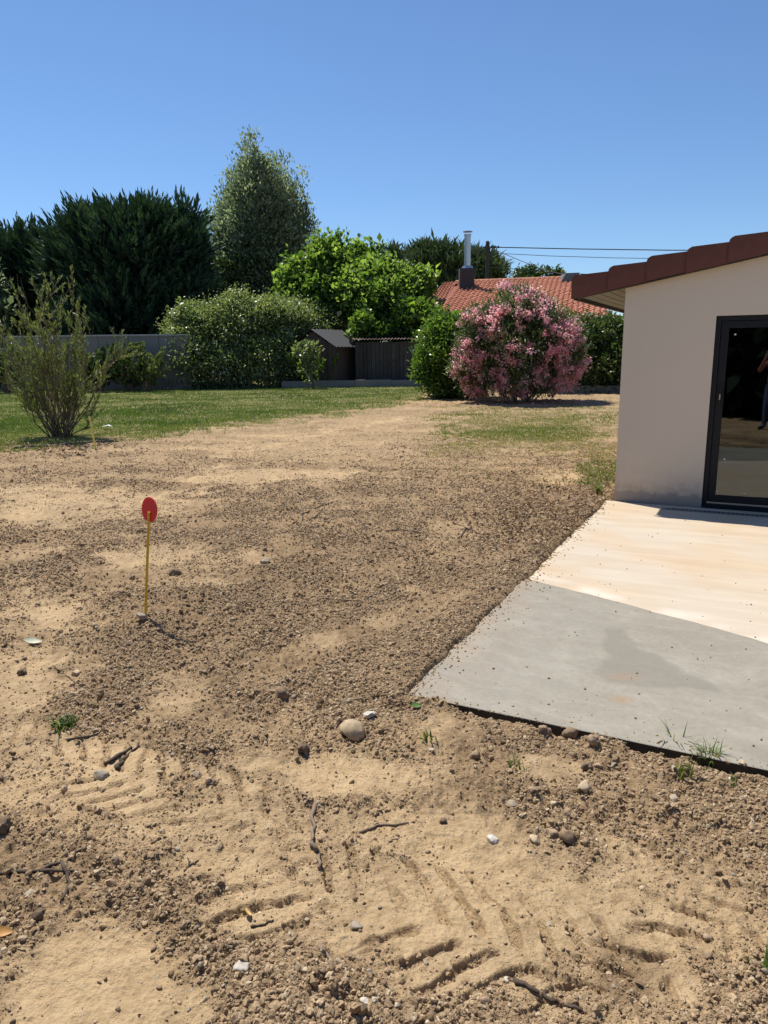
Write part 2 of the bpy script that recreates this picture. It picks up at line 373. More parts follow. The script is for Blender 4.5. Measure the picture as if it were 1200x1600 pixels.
def make_new_slab():
    m, t, b = new_mat("fresh_concrete"); co = objco(t)
    n1 = noise(t, 1.5, 5, 0.6, co, 2.2); n2 = noise(t, 7, 5, 0.65, co, 1.0); n3 = noise(t, 160, 3, 0.7, co)
    mv = math_n(t, 'ADD', math_n(t, 'MULTIPLY', n1.outputs[0], 0.65), math_n(t, 'MULTIPLY', n2.outputs[0], 0.35))
    c = ramp(t, mv, [(0.34, (0.265, 0.238, 0.19)), (0.52, (0.30, 0.272, 0.22)), (0.66, (0.345, 0.315, 0.258))])
    wv = N(t, "ShaderNodeTexWave", wave_type='RINGS'); wv.inputs["Scale"].default_value = 1.6; wv.inputs["Distortion"].default_value = 9; wv.inputs["Detail"].default_value = 4; wv.inputs["Detail Scale"].default_value = 1.3
    t.links.new(co, wv.inputs["Vector"])
    c = mixc(t, math_n(t, 'MULTIPLY', ramp(t, wv.outputs["Fac"], [(0.86, (0, 0, 0)), (1.0, (1, 1, 1))]).outputs[0], 0.10), c.outputs[0], (0.46, 0.43, 0.37))
    n4 = noise(t, 45, 6, 0.75, co); c = mixc(t, 1.0, c, ramp(t, n4.outputs[0], [(0.3, (0.88, 0.88, 0.87)), (0.5, (1, 1, 1)), (0.72, (1.1, 1.1, 1.1))]).outputs[0], 'MULTIPLY')
    c = mixc(t, math_n(t, 'MULTIPLY', attr(t, "damp"), 0.6), c, (0.205, 0.185, 0.15))
    c = mixc(t, math_n(t, 'MULTIPLY', attr(t, "rust"), 0.6), c, (0.36, 0.22, 0.12))
    c = mixc(t, attr(t, "edge"), c, (0.045, 0.038, 0.03))  # slab sides painted near-black for the shadowed, dirty line along the edge
    t.links.new(c, b.inputs["Base Color"]); b.inputs["Roughness"].default_value = 0.72; b.inputs["Specular IOR Level"].default_value = 0.35
    bump(t, b, math_n(t, 'ADD', mv, math_n(t, 'MULTIPLY', n3.outputs[0], 0.12)), 0.35, 0.006); return m
FAR_S = [-0.12, -0.05, 0.36, 0.84, 1.25, 1.6, 2.3, 3.2, 4.4]; FAR_T = [3.33, 3.34, 3.49, 3.68, 3.84, 4.01, 4.36, 4.85, 5.46]
def sheet(name, s0, s1, tf, tn, zt, zb, nu, nv, mat, afun, lab, zf=None):
    s0 -= 0.075; U, V_ = np.meshgrid(np.linspace(0, 1, nu), np.linspace(0, 1, nv)); s = s0 + (s1 - s0) * U
    f_ = tf(s); t_ = f_ + (tn - f_) * V_
    s, t_ = s.ravel(), t_.ravel(); z = np.full(s.shape, zt) + (zf(s, t_) if zf else 0)
    wx = OC[0] + s * W3[0] + t_ * N3[0]; wy = OC[1] + s * W3[1] + t_ * N3[1]
    at_ = afun(wx, wy, s, t_)
    top = np.stack([s, -t_, z], 1); n = len(s)
    i = (np.arange(nv - 1)[:, None] * nu + np.arange(nu - 1)[None, :]).ravel(); Fq = [np.stack([i, i + nu, i + nu + 1, i + 1], 1)]
    ring = np.concatenate([np.arange(nu), np.arange(1, nv) * nu + nu - 1, (nv - 1) * nu + np.arange(nu - 2, -1, -1), np.arange(nv - 2, 0, -1) * nu])
    bot = top[ring].copy(); bot[:, 2] = zb; k = np.arange(len(ring)); k2 = (k + 1) % len(ring)
    Fq.append(np.stack([ring[k], ring[k2], n + k2, n + k], 1))
    side = top[ring] + np.array([0, 0, -0.002]); m_ = len(ring)
    Fq[1] = np.stack([n + k, n + k2, n + m_ + k2, n + m_ + k], 1); Fq.append(np.stack([ring[k], ring[k2], n + k2, n + k], 1))
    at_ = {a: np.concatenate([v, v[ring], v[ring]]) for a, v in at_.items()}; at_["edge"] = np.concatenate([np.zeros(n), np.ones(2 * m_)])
    o = np_obj(name, np.concatenate([top, side, bot]), np.concatenate(Fq), mat, None, at_)
    o.location = OC; o.rotation_euler = (0, 0, -AZ); tag(o, lab, None, None, "structure"); return o
def old_attr(wx, wy, s, t):
    d = t - np.interp(s, FAR_S, FAR_T); nz = fbm(wx * 3, wy * 3, 3, 71)
    return {"rim": np.clip(np.exp(-((d + 0.08) / 0.10) ** 2) * (0.6 + nz), 0, 1) * 0.7}
sheet("terrace_slab", -0.02, 9.0, lambda s: s * 0 + 0.004, 5.44, 0.0, -0.14, 140, 90, make_old_slab(), old_attr, "pale dusty concrete terrace slab in front of the house wall")
DAMP = [(940, 985), (975, 988), (1000, 1018), (1060, 1046), (1122, 1082), (1060, 1080), (1000, 1070), (945, 1064), (925, 1058), (948, 1030)]
def new_attr(wx, wy, s, t):
    px, py = to_px(np.stack([wx, wy, wx * 0], 1)); nz = fbm(wx * 5, wy * 5, 3, 72)
    dm = 1 - sstep(-5, 5, poly_sdf(px, py, DAMP) + 7 * nz)
    ru = np.exp(-((px - 975) / 22) ** 2 - ((py - 1065) / 8) ** 2) + np.exp(-((px - 972) / 16) ** 2 - ((py - 1096) / 6) ** 2)
    ru = np.maximum(ru * (0.7 + nz), np.exp(-((s + 0.1).clip(0) / 0.12)) * (0.6 + 0.8 * nz)); 
    return {"damp": dm, "rust": np.clip(ru, 0, 1)}
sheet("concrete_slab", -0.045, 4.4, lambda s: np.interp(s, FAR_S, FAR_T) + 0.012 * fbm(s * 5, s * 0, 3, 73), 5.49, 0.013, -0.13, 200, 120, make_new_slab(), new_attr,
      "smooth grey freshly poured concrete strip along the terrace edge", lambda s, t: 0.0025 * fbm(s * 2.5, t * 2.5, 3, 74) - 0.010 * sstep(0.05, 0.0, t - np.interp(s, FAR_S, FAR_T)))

# ------------------------------------------------------------------ the new house
def make_render_wall():
    m, t, b = new_mat("render_plaster"); co = objco(t)
    n1 = noise(t, 0.9, 5, 0.6, co); n2 = noise(t, 9, 5, 0.6, co); n3 = noise(t, 220, 3, 0.6, co)
    c = mixc(t, n1.outputs[0], (0.71, 0.605, 0.465), (0.76, 0.655, 0.515))
    n5 = noise(t, 70, 6, 0.7, co); c = mixc(t, 1.0, c, ramp(t, n5.outputs[0], [(0.3, (0.93, 0.93, 0.93)), (0.7, (1.05, 1.05, 1.05))]).outputs[0], 'MULTIPLY')
    c = mixc(t, math_n(t, 'MULTIPLY', n2.outputs[0], 0.3), c, (0.64, 0.555, 0.45))
    sp = N(t, "ShaderNodeSeparateXYZ"); t.links.new(co, sp.inputs[0])
    # splash stains near the ground with an uneven top
    hgt = math_n(t, 'ADD', sp.outputs[2], math_n(t, 'MULTIPLY', math_n(t, 'SUBTRACT', n2.outputs[0], 0.5), 0.45))
    st = ramp(t, hgt, [(0.0, (1, 1, 1)), (0.10, (0.8, 0.8, 0.8)), (0.24, (0.25, 0.25, 0.25)), (0.5, (0, 0, 0))])
    c = mixc(t, math_n(t, 'MULTIPLY', st.outputs[0], 0.75), c, (0.36, 0.27, 0.19))
    dk = ramp(t, math_n(t, 'ADD', sp.outputs[2], math_n(t, 'MULTIPLY', n2.outputs[0], 0.16)), [(0.19, (1, 1, 1)), (0.215, (0, 0, 0))])
    c = mixc(t, math_n(t, 'MULTIPLY', dk.outputs[0], 0.6), c, (0.29, 0.265, 0.24))
    t.links.new(c, b.inputs["Base Color"]); b.inputs["Roughness"].default_value = 0.92; b.inputs["Specular IOR Level"].default_value = 0.2
    bump(t, b, n3.outputs[0], 0.25, 0.003); return m
plaster = make_render_wall()
blockm = mat_plain("breeze_block", (0.22, 0.21, 0.20), 0.95, 0.2, 12, bmp=0.4)
anth = mat_plain("anthracite_aluminium", (0.014, 0.015, 0.017), 0.5, 0.1, 30, spec=0.25)
black = mat_plain("black_membrane", (0.018, 0.018, 0.02), 0.6, 0.2, 20)
tile_br = mat_plain("brown_red_clay", (0.135, 0.047, 0.030), 0.8, 0.4, 5, bmp=0.4, bscale=90)
soff = mat_plain("soffit_board", (0.22, 0.23, 0.20), 0.6, 0.15, 6)
whitep = mat_plain("white_pad", (0.8, 0.8, 0.78), 0.5, 0.05)
steel = mat_plain("galvanised_steel", (0.5, 0.5, 0.5), 0.35, 0.15, 14, metal=0.9)
def make_glass():
    m, t, b = new_mat("door_glass"); t.nodes.remove(b)
    tr = N(t, "ShaderNodeBsdfTransparent"); tr.inputs[0].default_value = (0.62, 0.66, 0.65, 1)
    gl = N(t, "ShaderNodeBsdfGlossy"); gl.inputs["Roughness"].default_value = 0.0; gl.inputs["Color"].default_value = (0.92, 0.96, 1, 1)
    fr = N(t, "ShaderNodeFresnel"); fr.inputs[0].default_value = 1.75; mx = N(t, "ShaderNodeMixShader")
    t.links.new(fr.outputs[0], mx.inputs[0]); t.links.new(tr.outputs[0], mx.inputs[1]); t.links.new(gl.outputs[0], mx.inputs[2])
    t.links.new(mx.outputs[0], t.nodes["Material Output"].inputs[0]); return m
glass = make_glass()
house = empty("house", OC, -AZ); tag(house, "beige rendered new house with brown tile roof edge and dark sliding glass door", "house")
DX0, DX1, DZ = 0.92, 3.32, 2.02; WID, DEP = 10.0, 8.0; SL = 0.185
def wtop(x): return 2.37 + SL * min(x, WID - x)
poly = [(0, -0.12), (DX0, -0.12), (DX0, DZ), (DX1, DZ), (DX1, -0.12), (WID, -0.12), (WID, wtop(WID)), (WID / 2, wtop(WID / 2)), (0, wtop(0))]
wall = MB()
n_ = len(poly)
# front wall as convex pieces so the opening is clean
wall.prism([(0, -0.12), (DX0, -0.12), (DX0, wtop(DX0)), (0, wtop(0))], 0.0, 0.28)
wall.prism([(DX0, DZ), (DX1, DZ), (DX1, wtop(DX1)), (DX0, wtop(DX0))], 0.0, 0.28)
wall.prism([(DX1, -0.12), (WID, -0.12), (WID, wtop(WID)), (WID / 2, wtop(WID / 2)), (DX1, wtop(DX1))], 0.0, 0.28)
wall.box(0, 0.28, 0.28, DEP, -0.12, wtop(0) - 0.01).box(WID - 0.28, WID, 0.28, DEP, -0.12, wtop(0) - 0.01)
wall.prism([(0.28, -0.12), (WID - 0.28, -0.12), (WID - 0.28, wtop(0)), (WID / 2, wtop(WID / 2)), (0.28, wtop(0))], DEP - 0.28, DEP)
wall.build("wall", plaster, house)
# room behind the door
MB().box(0.28, WID - 0.28, 0.28, DEP - 0.28, -0.12, 0.02).build("room_floor", mat_plain("screed", (0.24, 0.23, 0.21), 0.9, 0.2, 3), house)
part = MB()
for r_ in range(12):
    for c_ in range(12):
        x0 = 0.3 + c_ * 0.5 - (r_ % 2) * 0.25; part.box(max(x0, 0.29), x0 + 0.49, 5.0 , 5.2, 0.02 + r_ * 0.2, 0.02 + r_ * 0.2 + 0.19)
part.box(0.29, 6.2, 5.02, 5.19, 0.02, 2.42)
pt = part.build("partition_wall", blockm, house); pt["kind"] = "stuff"
MB().box(0.28, WID - 0.28, 0.28, DEP - 0.28, 2.44 - 0.02, 2.5 - 0.09).build("room_ceiling", mat_plain("ceiling_board", (0.3, 0.29, 0.27), 0.9, 0.05), house)
# roof
roof = MB()
xe = -0.50; ze = wtop(0) + SL * xe
def rz_(x): return wtop(0) + SL * min(x, WID - x)
rp_ = [(xe, rz_(xe) + 0.03), (WID / 2, rz_(WID / 2) + 0.03), (WID - xe, rz_(WID - xe) + 0.03), (WID - xe, rz_(WID - xe) + 0.11), (WID / 2, rz_(WID / 2) + 0.11), (xe, rz_(xe) + 0.11)]
roofo = empty("roof", (0, 0, 0)); roofo.parent = house
deck = roof.prism(rp_[:2] + rp_[4:], -0.06, DEP + 0.1); deck.prism([rp_[1], rp_[2], rp_[3], rp_[4]], -0.06, DEP + 0.1)
deck.build("roof_deck", black, roofo)
MB().prism([(xe - 0.01, rz_(xe) - 0.035), (WID / 2, rz_(WID / 2) - 0.035), (WID / 2, rz_(WID / 2) + 0.03), (xe - 0.01, rz_(xe) + 0.03)], -0.085, -0.003).build("verge_strip", black, roofo)
MB().box(xe - 0.035, xe - 0.002, -0.07, DEP + 0.1, rz_(xe) - 0.05, rz_(xe) + 0.06).build("fascia_board", black, roofo)
# corrugated covering of the slope
cov = MB(); ncv = 44
for k in range(ncv):
    y0 = 0.02 + k * 0.18; ring = []
    for q in range(5):
        a = math.pi * q / 4; ring.append((y0 + 0.075 - 0.075 * math.cos(a), 0.075 * math.sin(a)))
    V = []
    for (x, zb) in ((xe - 0.06, rz_(xe) + 0.115), (WID / 2, rz_(WID / 2) + 0.115)):
        V += [(x, yy, zb + zz) for yy, zz in ring]
    cov.add(V, [(q, q + 1, q + 6, q + 5) for q in range(4)])
co_ = cov.build("tile_courses", tile_br, roofo, smooth=True); co_["kind"] = "stuff"
# verge tiles, one by one, each lapping the one below
vt = None
NV = 14
for k in range(NV):
    x = -0.56 + 0.386 * k
    if vt is None:
        b_ = MB(); L = 0.392; z0 = 0.0
        prof = [(0.0, 0.0), (L, SL * L), (L, SL * L + 0.20), (0.05, SL * 0.05 + 0.243), (0.022, 0.238), (0.006, 0.222), (0.0, 0.20)]
        b_.prism(prof, -0.125, -0.100)
        top = [(0.05, SL * 0.05 + 0.243), (L, SL * L + 0.20), (L, SL * L + 0.180), (0.05, SL * 0.05 + 0.222)]
        b_.prism(top, -0.100, 0.06)
        vt = b_.build("verge_tile", tile_br, roofo, bevel=0.0); o = vt
    else:
        o = vt.copy(); link(o, roofo)
    o.location = (x, -0.0015 * (k % 2), 2.375 + SL * (x) - 0.03 + 0.004 * ((k * 7) % 3 - 1)); o.rotation_euler = (0.004 * ((k * 5) % 3 - 1), 0.006 * ((k * 3) % 3 - 1), 0.04)
# soffit boards under the eave
for k in range(5):
    x0 = xe + 0.005 + k * 0.098
    MB().prism([(x0, rz_(x0) - 0.012), (x0 + 0.088, rz_(x0 + 0.088) - 0.012), (x0 + 0.088, rz_(x0 + 0.088) + 0.018), (x0, rz_(x0) + 0.018)], -0.02, DEP).build("soffit_board", soff, roofo)
# sliding door
door = empty("glass_door", (0, 0, 0)); door.parent = house
fy0, fy1 = 0.03, 0.17
fr = MB().box(DX0, DX0 + 0.05, fy0, fy1, 0.0, DZ).box(DX1 - 0.05, DX1, fy0, fy1, 0.0, DZ).box(DX0 + 0.05, DX1 - 0.05, fy0, fy1, DZ - 0.05, DZ).box(DX0 + 0.05, DX1 - 0.05, fy0 - 0.02, fy1, -0.02, 0.045)
fr.build("door_frame", anth, door)
MB().box(DX0 + 0.01, DX1 - 0.01, fy0 - 0.05, fy0 - 0.022, -0.01, 0.02).build("threshold", anth, door)
MB().box(DX0 + 0.05, DX1 - 0.05, fy0 + 0.005, fy0 + 0.012, 0.046, 0.062).build("track_rail", steel, door)
mid = (DX0 + DX1) / 2
def leaf(x0, x1, y0, y1):
    f = MB().box(x0, x0 + 0.075, y0, y1, 0.05, DZ - 0.055).box(x1 - 0.075, x1, y0, y1, 0.05, DZ - 0.055).box(x0 + 0.075, x1 - 0.075, y0, y1, DZ - 0.125, DZ - 0.055).box(x0 + 0.075, x1 - 0.075, y0, y1, 0.05, 0.135)
    f.build("door_leaf", anth, door)
    MB().box(x0 + 0.07, x1 - 0.07, (y0 + y1) / 2 - 0.003, (y0 + y1) / 2 + 0.003, 0.13, DZ - 0.12).build("pane", glass, door)
leaf(DX0 + 0.055, mid + 0.03, 0.045, 0.085); leaf(mid - 0.03, DX1 - 0.055, 0.115, 0.155)
MB().box(DX0 + 0.085, DX0 + 0.105, 0.018, 0.044, 1.10, 1.32).build("handle", anth, door, bevel=0.004)
MB().box(DX0 + 0.088, DX0 + 0.100, 0.014, 0.0175, 1.16, 1.22).build("lock_plate", steel, door)
def disc(name, x, z, y, rad, mat, par):
    b_ = MB(); ring = [(x + rad * math.cos(a), z + rad * math.sin(a)) for a in np.linspace(0, 2 * math.pi, 14)[:-1]]
    return b_.prism(ring, y, y + 0.004).build(name, mat, par)
for (x, z) in ((1.11, 1.83), (1.45, 1.83), (1.11, 0.53), (1.33, 0.175), (1.06, 0.18), (1.8, 1.83), (1.8, 0.18)): disc("glass_pad", x, z, 0.0575, 0.009, whitep, door)
# channel drain
drain = empty("channel_drain", OC + W3 * 0.55 + N3 * 0.235, -AZ); tag(drain, "narrow slotted drain channel set in the terrace below the glass door", "drain")
MB().box(0, 6, -0.05, 0.05, -0.02, 0.006).build("grating", mat_plain("drain_steel", (0.2, 0.19, 0.18), 0.6, 0.2, 20), drain)
sl_ = MB()
for k in range(130): sl_.box(0.05 + k * 0.045, 0.05 + k * 0.045 + 0.028, -0.018, 0.018, 0.004, 0.0085)
sl_.build("slots", black, drain)["kind"] = "stuff"

# ------------------------------------------------------------------ foliage helpers
def rdir(n):
    return nrm(rng.normal(size=(n, 3)))
def cards(P, D, Lh, Wd, tint, curl=0.15, nrm_hint=None):
    """diamond leaves: base P, axis D, length, width"""
    n = len(P); A = rdir(n) if nrm_hint is None else nrm(nrm_hint + 0.6 * rdir(n))
    S = nrm(np.cross(D, A)); Nn = np.cross(S, D)
    Lh = np.broadcast_to(np.asarray(Lh, float).reshape(-1, 1), (n, 1)); Wd = np.broadcast_to(np.asarray(Wd, float).reshape(-1, 1), (n, 1))
    m = P + D * Lh * 0.45 + Nn * Lh * curl
    V = np.stack([P, m + S * Wd * 0.5, P + D * Lh, m - S * Wd * 0.5], 1).reshape(-1, 3)
    Fq = np.arange(4 * n).reshape(-1, 4)
    return V, Fq, np.repeat(tint, 4)
def join(sets):
    V = []; Fq = []; T = []; b = 0
    for v, f, t in sets: V.append(v); Fq.append(f + b); T.append(t); b += len(v)
    return np.concatenate(V), np.concatenate(Fq), np.concatenate(T)
def lobe_points(lobes, n, shell=(0.72, 1.05), up=0.15, lump=0.18):
    C = np.array([l[:3] for l in lobes], float); R = np.array([l[3:6] for l in lobes], float)
    pr = (R[:, 0] * R[:, 1] + R[:, 1] * R[:, 2] + R[:, 0] * R[:, 2]); pr /= pr.sum()
    P = []; Dd = []; tot = 0
    while tot < n:
        k = rng.choice(len(C), n, p=pr); d = rdir(n); d[:, 2] += up * rng.random(n); d = nrm(d)
        f = shell[0] + (shell[1] - shell[0]) * np.sqrt(rng.random(n))
        an = np.arctan2(d[:, 1], d[:, 0]) * 2.2
        f = f * (1 + lump * perlin(an + k * 3.1, d[:, 2] * 3.5 + k, 99))
        p = C[k] + d * R[k] * f[:, None]
        dist = np.min(np.sqrt((((p[:, None, :] - C[None]) / R[None]) ** 2).sum(2)) + (np.arange(len(C))[None] == k[:, None]) * 9, axis=1)
        ok = dist > shell[0] * 0.85
        P.append(p[ok]); Dd.append(d[ok]); tot += ok.sum()
    return np.concatenate(P)[:n], np.concatenate(Dd)[:n]
def foliage(lobes, n_cl, per, rad, L, Wd, shell=(0.7, 1.05), upb=0.3, tvar=0.22, droop=0.0, core=0.35, lump=0.18, out=0.7, up_face=0.9):
    sets = []
    for frac, sh, sc in ((1.0, shell, 1.0), (core, (0.25, shell[0]), 1.7)):
        nc_ = int(n_cl * frac)
        if nc_ < 1: continue
        P, D = lobe_points(lobes, nc_, sh, lump=lump)
        ct = 0.5 + tvar * rng.normal(size=nc_) ; 
        Pk = np.repeat(P, per, 0) + rng.normal(size=(nc_ * per, 3)) * rad * np.array([1, 1, 0.8]) * (1.3 if sc > 1 else 1)
        Dk = nrm(np.repeat(D, per, 0) * out + rdir(nc_ * per) * 0.8 + np.array([0, 0, upb - droop]))
        tt = np.clip(np.repeat(ct, per) + 0.16 * rng.normal(size=nc_ * per), 0, 1)
        s_ = sc * (0.7 + 0.6 * rng.random(nc_ * per))
        sets.append(cards(Pk, Dk, L * s_, Wd * s_, tt, 0.15, np.tile(np.array([-0.25, 0.2, 1.0]) * up_face, (len(Pk), 1))))
    return join(sets)
def limb(base, tip, r0_, r1_, bend=0.1, n=5):
    base = np.array(base, float); tip = np.array(tip, float); L = np.linalg.norm(tip - base); o = rng.normal(size=3) * bend * L; pts = []; rs = []
    for i in range(n + 1):
        u = i / n; pts.append(base + (tip - base) * u + o * math.sin(math.pi * u) * 0.6 + rng.normal(size=3) * 0.02 * L * (0 < i < n)); rs.append(r0_ * (1 - u) + r1_ * u)
    return pts, rs
bark = mat_plain("bark", (0.13, 0.10, 0.075), 0.95, 0.35, 9, bmp=0.7, bscale=25)
bark_pale = mat_plain("pale_bark", (0.30, 0.27, 0.22), 0.9, 0.3, 9, bmp=0.5, bscale=25)
L_CON = mat_leaf("cypress_spray", [(0.0, (0.018, 0.042, 0.027)), (0.5, (0.042, 0.09, 0.052)), (1.0, (0.10, 0.165, 0.08))], 0.6, 0.16, spec=0.3)
L_POP = mat_leaf("grey_green_leaf", [(0.0, (0.08, 0.11, 0.08)), (0.5, (0.20, 0.265, 0.165)), (1.0, (0.44, 0.50, 0.36))], 0.42, 0.5, (1.0, 1.05, 0.7))
L_FIG = mat_leaf("bright_green_leaf", [(0.0, (0.05, 0.10, 0.028)), (0.5, (0.14, 0.235, 0.065)), (1.0, (0.31, 0.42, 0.13))], 0.42, 0.58)
L_VIB = mat_leaf("silvery_leaf", [(0.0, (0.06, 0.10, 0.045)), (0.5, (0.18, 0.24, 0.115)), (0.85, (0.33, 0.37, 0.21)), (1.0, (0.44, 0.46, 0.32))], 0.4, 0.42, spec=0.7)
L_LAU = mat_leaf("laurel_leaf", [(0.0, (0.045, 0.09, 0.022)), (0.55, (0.11, 0.20, 0.045)), (1.0, (0.25, 0.36, 0.08))], 0.35, 0.48, spec=0.6)
L_HED = mat_leaf("hedge_leaf", [(0.0, (0.028, 0.058, 0.022)), (0.55, (0.075, 0.125, 0.04)), (1.0, (0.19, 0.23, 0.08))], 0.4, 0.25, spec=0.6)
L_OLE = mat_leaf("oleander_leaf", [(0.0, (0.045, 0.075, 0.03)), (0.5, (0.10, 0.15, 0.055)), (1.0, (0.21, 0.25, 0.11))], 0.45, 0.25)
L_BOT = mat_leaf("narrow_olive_leaf", [(0.0, (0.08, 0.105, 0.04)), (0.5, (0.18, 0.225, 0.085)), (1.0, (0.34, 0.37, 0.17))], 0.5, 0.35)
L_PIN = mat_leaf("pine_needles", [(0.0, (0.03, 0.055, 0.025)), (0.5, (0.07, 0.115, 0.045)), (1.0, (0.14, 0.18, 0.07))], 0.6, 0.15)
L_PNK = mat_leaf("pink_petal", [(0.0, (0.76, 0.30, 0.37)), (0.5, (0.90, 0.55, 0.58)), (1.0, (0.93, 0.76, 0.74))], 0.6, 0.62, (1.1, 0.95, 0.95))
L_RED = mat_leaf("rose_petal", [(0.0, (0.45, 0.03, 0.03)), (0.6, (0.6, 0.12, 0.08)), (1.0, (0.7, 0.35, 0.25))], 0.6, 0.2, (1.1, 0.9, 0.9))
L_GRS = mat_leaf("grass_blade", [(0.0, (0.07, 0.12, 0.022)), (0.45, (0.14, 0.215, 0.042)), (0.75, (0.23, 0.26, 0.08)), (1.0, (0.42, 0.34, 0.17))], 0.55, 0.35)
L_DRY = mat_leaf("dry_leaf", [(0.0, (0.10, 0.055, 0.03)), (0.5, (0.23, 0.14, 0.075)), (1.0, (0.46, 0.36, 0.22))], 0.8, 0.2, (1, 0.9, 0.7))
def plant(name, label, cat, base, group=None):
    e = empty(name, base); tag(e, label, cat, group); return e
def local(V, base): return V - np.asarray(base, float)

def conifer(base, lobes, label, n_pl, L):
    e = plant("cypress_tree", label, "tree", base, "dark cypress trees")
    top = max(l[2] + l[5] for l in lobes); cx = np.mean([l[0] for l in lobes]); cy = np.mean([l[1] for l in lobes])
    tb = MB(); tb.tube([(base[0], base[1], base[2] - 0.1), (cx, cy, top * 0.5), (cx, cy, top * 0.85)], [0.35, 0.2, 0.04], 8)
    for l in lobes:
        p, r_ = limb((cx, cy, top * 0.12), (l[0], l[1], l[2]), 0.16, 0.05); tb.tube(p, r_, 5)
    o = tb.build("trunk", bark, e); o.data.transform(Matrix.Translation(-Vector(base)))
    P, D = lobe_points(lobes, n_pl, (0.66, 1.0), 0.3, 0.12)
    D = nrm(D * np.array([1.0, 1.0, 0.5]) + np.array([0, 0, 0.55]) + 0.3 * rdir(n_pl))
    per = 16; n = n_pl * per; u = np.tile(np.linspace(0.0, 1.0, per), n_pl) ; ln = np.repeat(L * (0.6 + 0.8 * rng.random(n_pl)), per)
    Dp = np.repeat(D, per, 0); side = rdir(n); side = nrm(side - (side * Dp).sum(1, keepdims=True) * Dp)
    Pk = np.repeat(P, per, 0) + Dp * (ln * (u - 0.45))[:, None] + side * (0.05 * ln * (1 - u))[:, None]
    Dk = nrm(Dp * (0.75 + 0.5 * u)[:, None] + side * (0.75 * (1.05 - u))[:, None])
    tt = np.clip(np.repeat(0.42 + 0.2 * rng.normal(size=n_pl), per) + 0.22 * (u - 0.5) + 0.1 * rng.normal(size=n), 0, 1)
    sz = ln * (0.50 - 0.22 * u)
    A = cards(Pk, Dk, sz, sz * 0.24, tt, 0.05)
    # dense inner sprays, inner shade put in as a darker tint
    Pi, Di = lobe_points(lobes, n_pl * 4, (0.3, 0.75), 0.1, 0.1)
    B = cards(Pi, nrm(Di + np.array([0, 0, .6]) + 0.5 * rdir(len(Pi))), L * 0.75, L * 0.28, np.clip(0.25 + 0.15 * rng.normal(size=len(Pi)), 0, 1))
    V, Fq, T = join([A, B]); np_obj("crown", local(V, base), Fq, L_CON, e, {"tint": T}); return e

# ---- dark cypresses behind the wall
Yc = 47.0
def pxlobe(x, y, Yd, rx, rz, ry=None):
    c = at(x, y, Yd); k = Yd / F / cP; return (c[0], c[1], c[2], rx * k, (ry or rx) * k, rz * k)
b0 = np.array([*at(195, 600, Yc)[:2], 0.0])
conifer(b0, [pxlobe(205, 435, Yc, 105, 100), pxlobe(130, 430, Yc - 1, 60, 90), pxlobe(285, 420, Yc, 45, 95), pxlobe(165, 380, Yc, 52, 50), pxlobe(235, 374, Yc, 58, 50), pxlobe(200, 510, Yc - 1, 110, 70), pxlobe(290, 490, Yc - 1, 45, 70)],
        "huge dark green cypress with ragged feathery top, largest of the dark conifers", 3000, 1.1)
b1 = np.array([*at(25, 600, Yc + 2)[:2], 0.0])
conifer(b1, [pxlobe(30, 440, Yc + 1, 50, 75), pxlobe(70, 440, Yc + 1, 42, 75), pxlobe(-30, 470, Yc + 2, 48, 70), pxlobe(40, 530, Yc + 1, 65, 60)], "lower dark green cypress at the left end of the garden wall", 1300, 1.05)

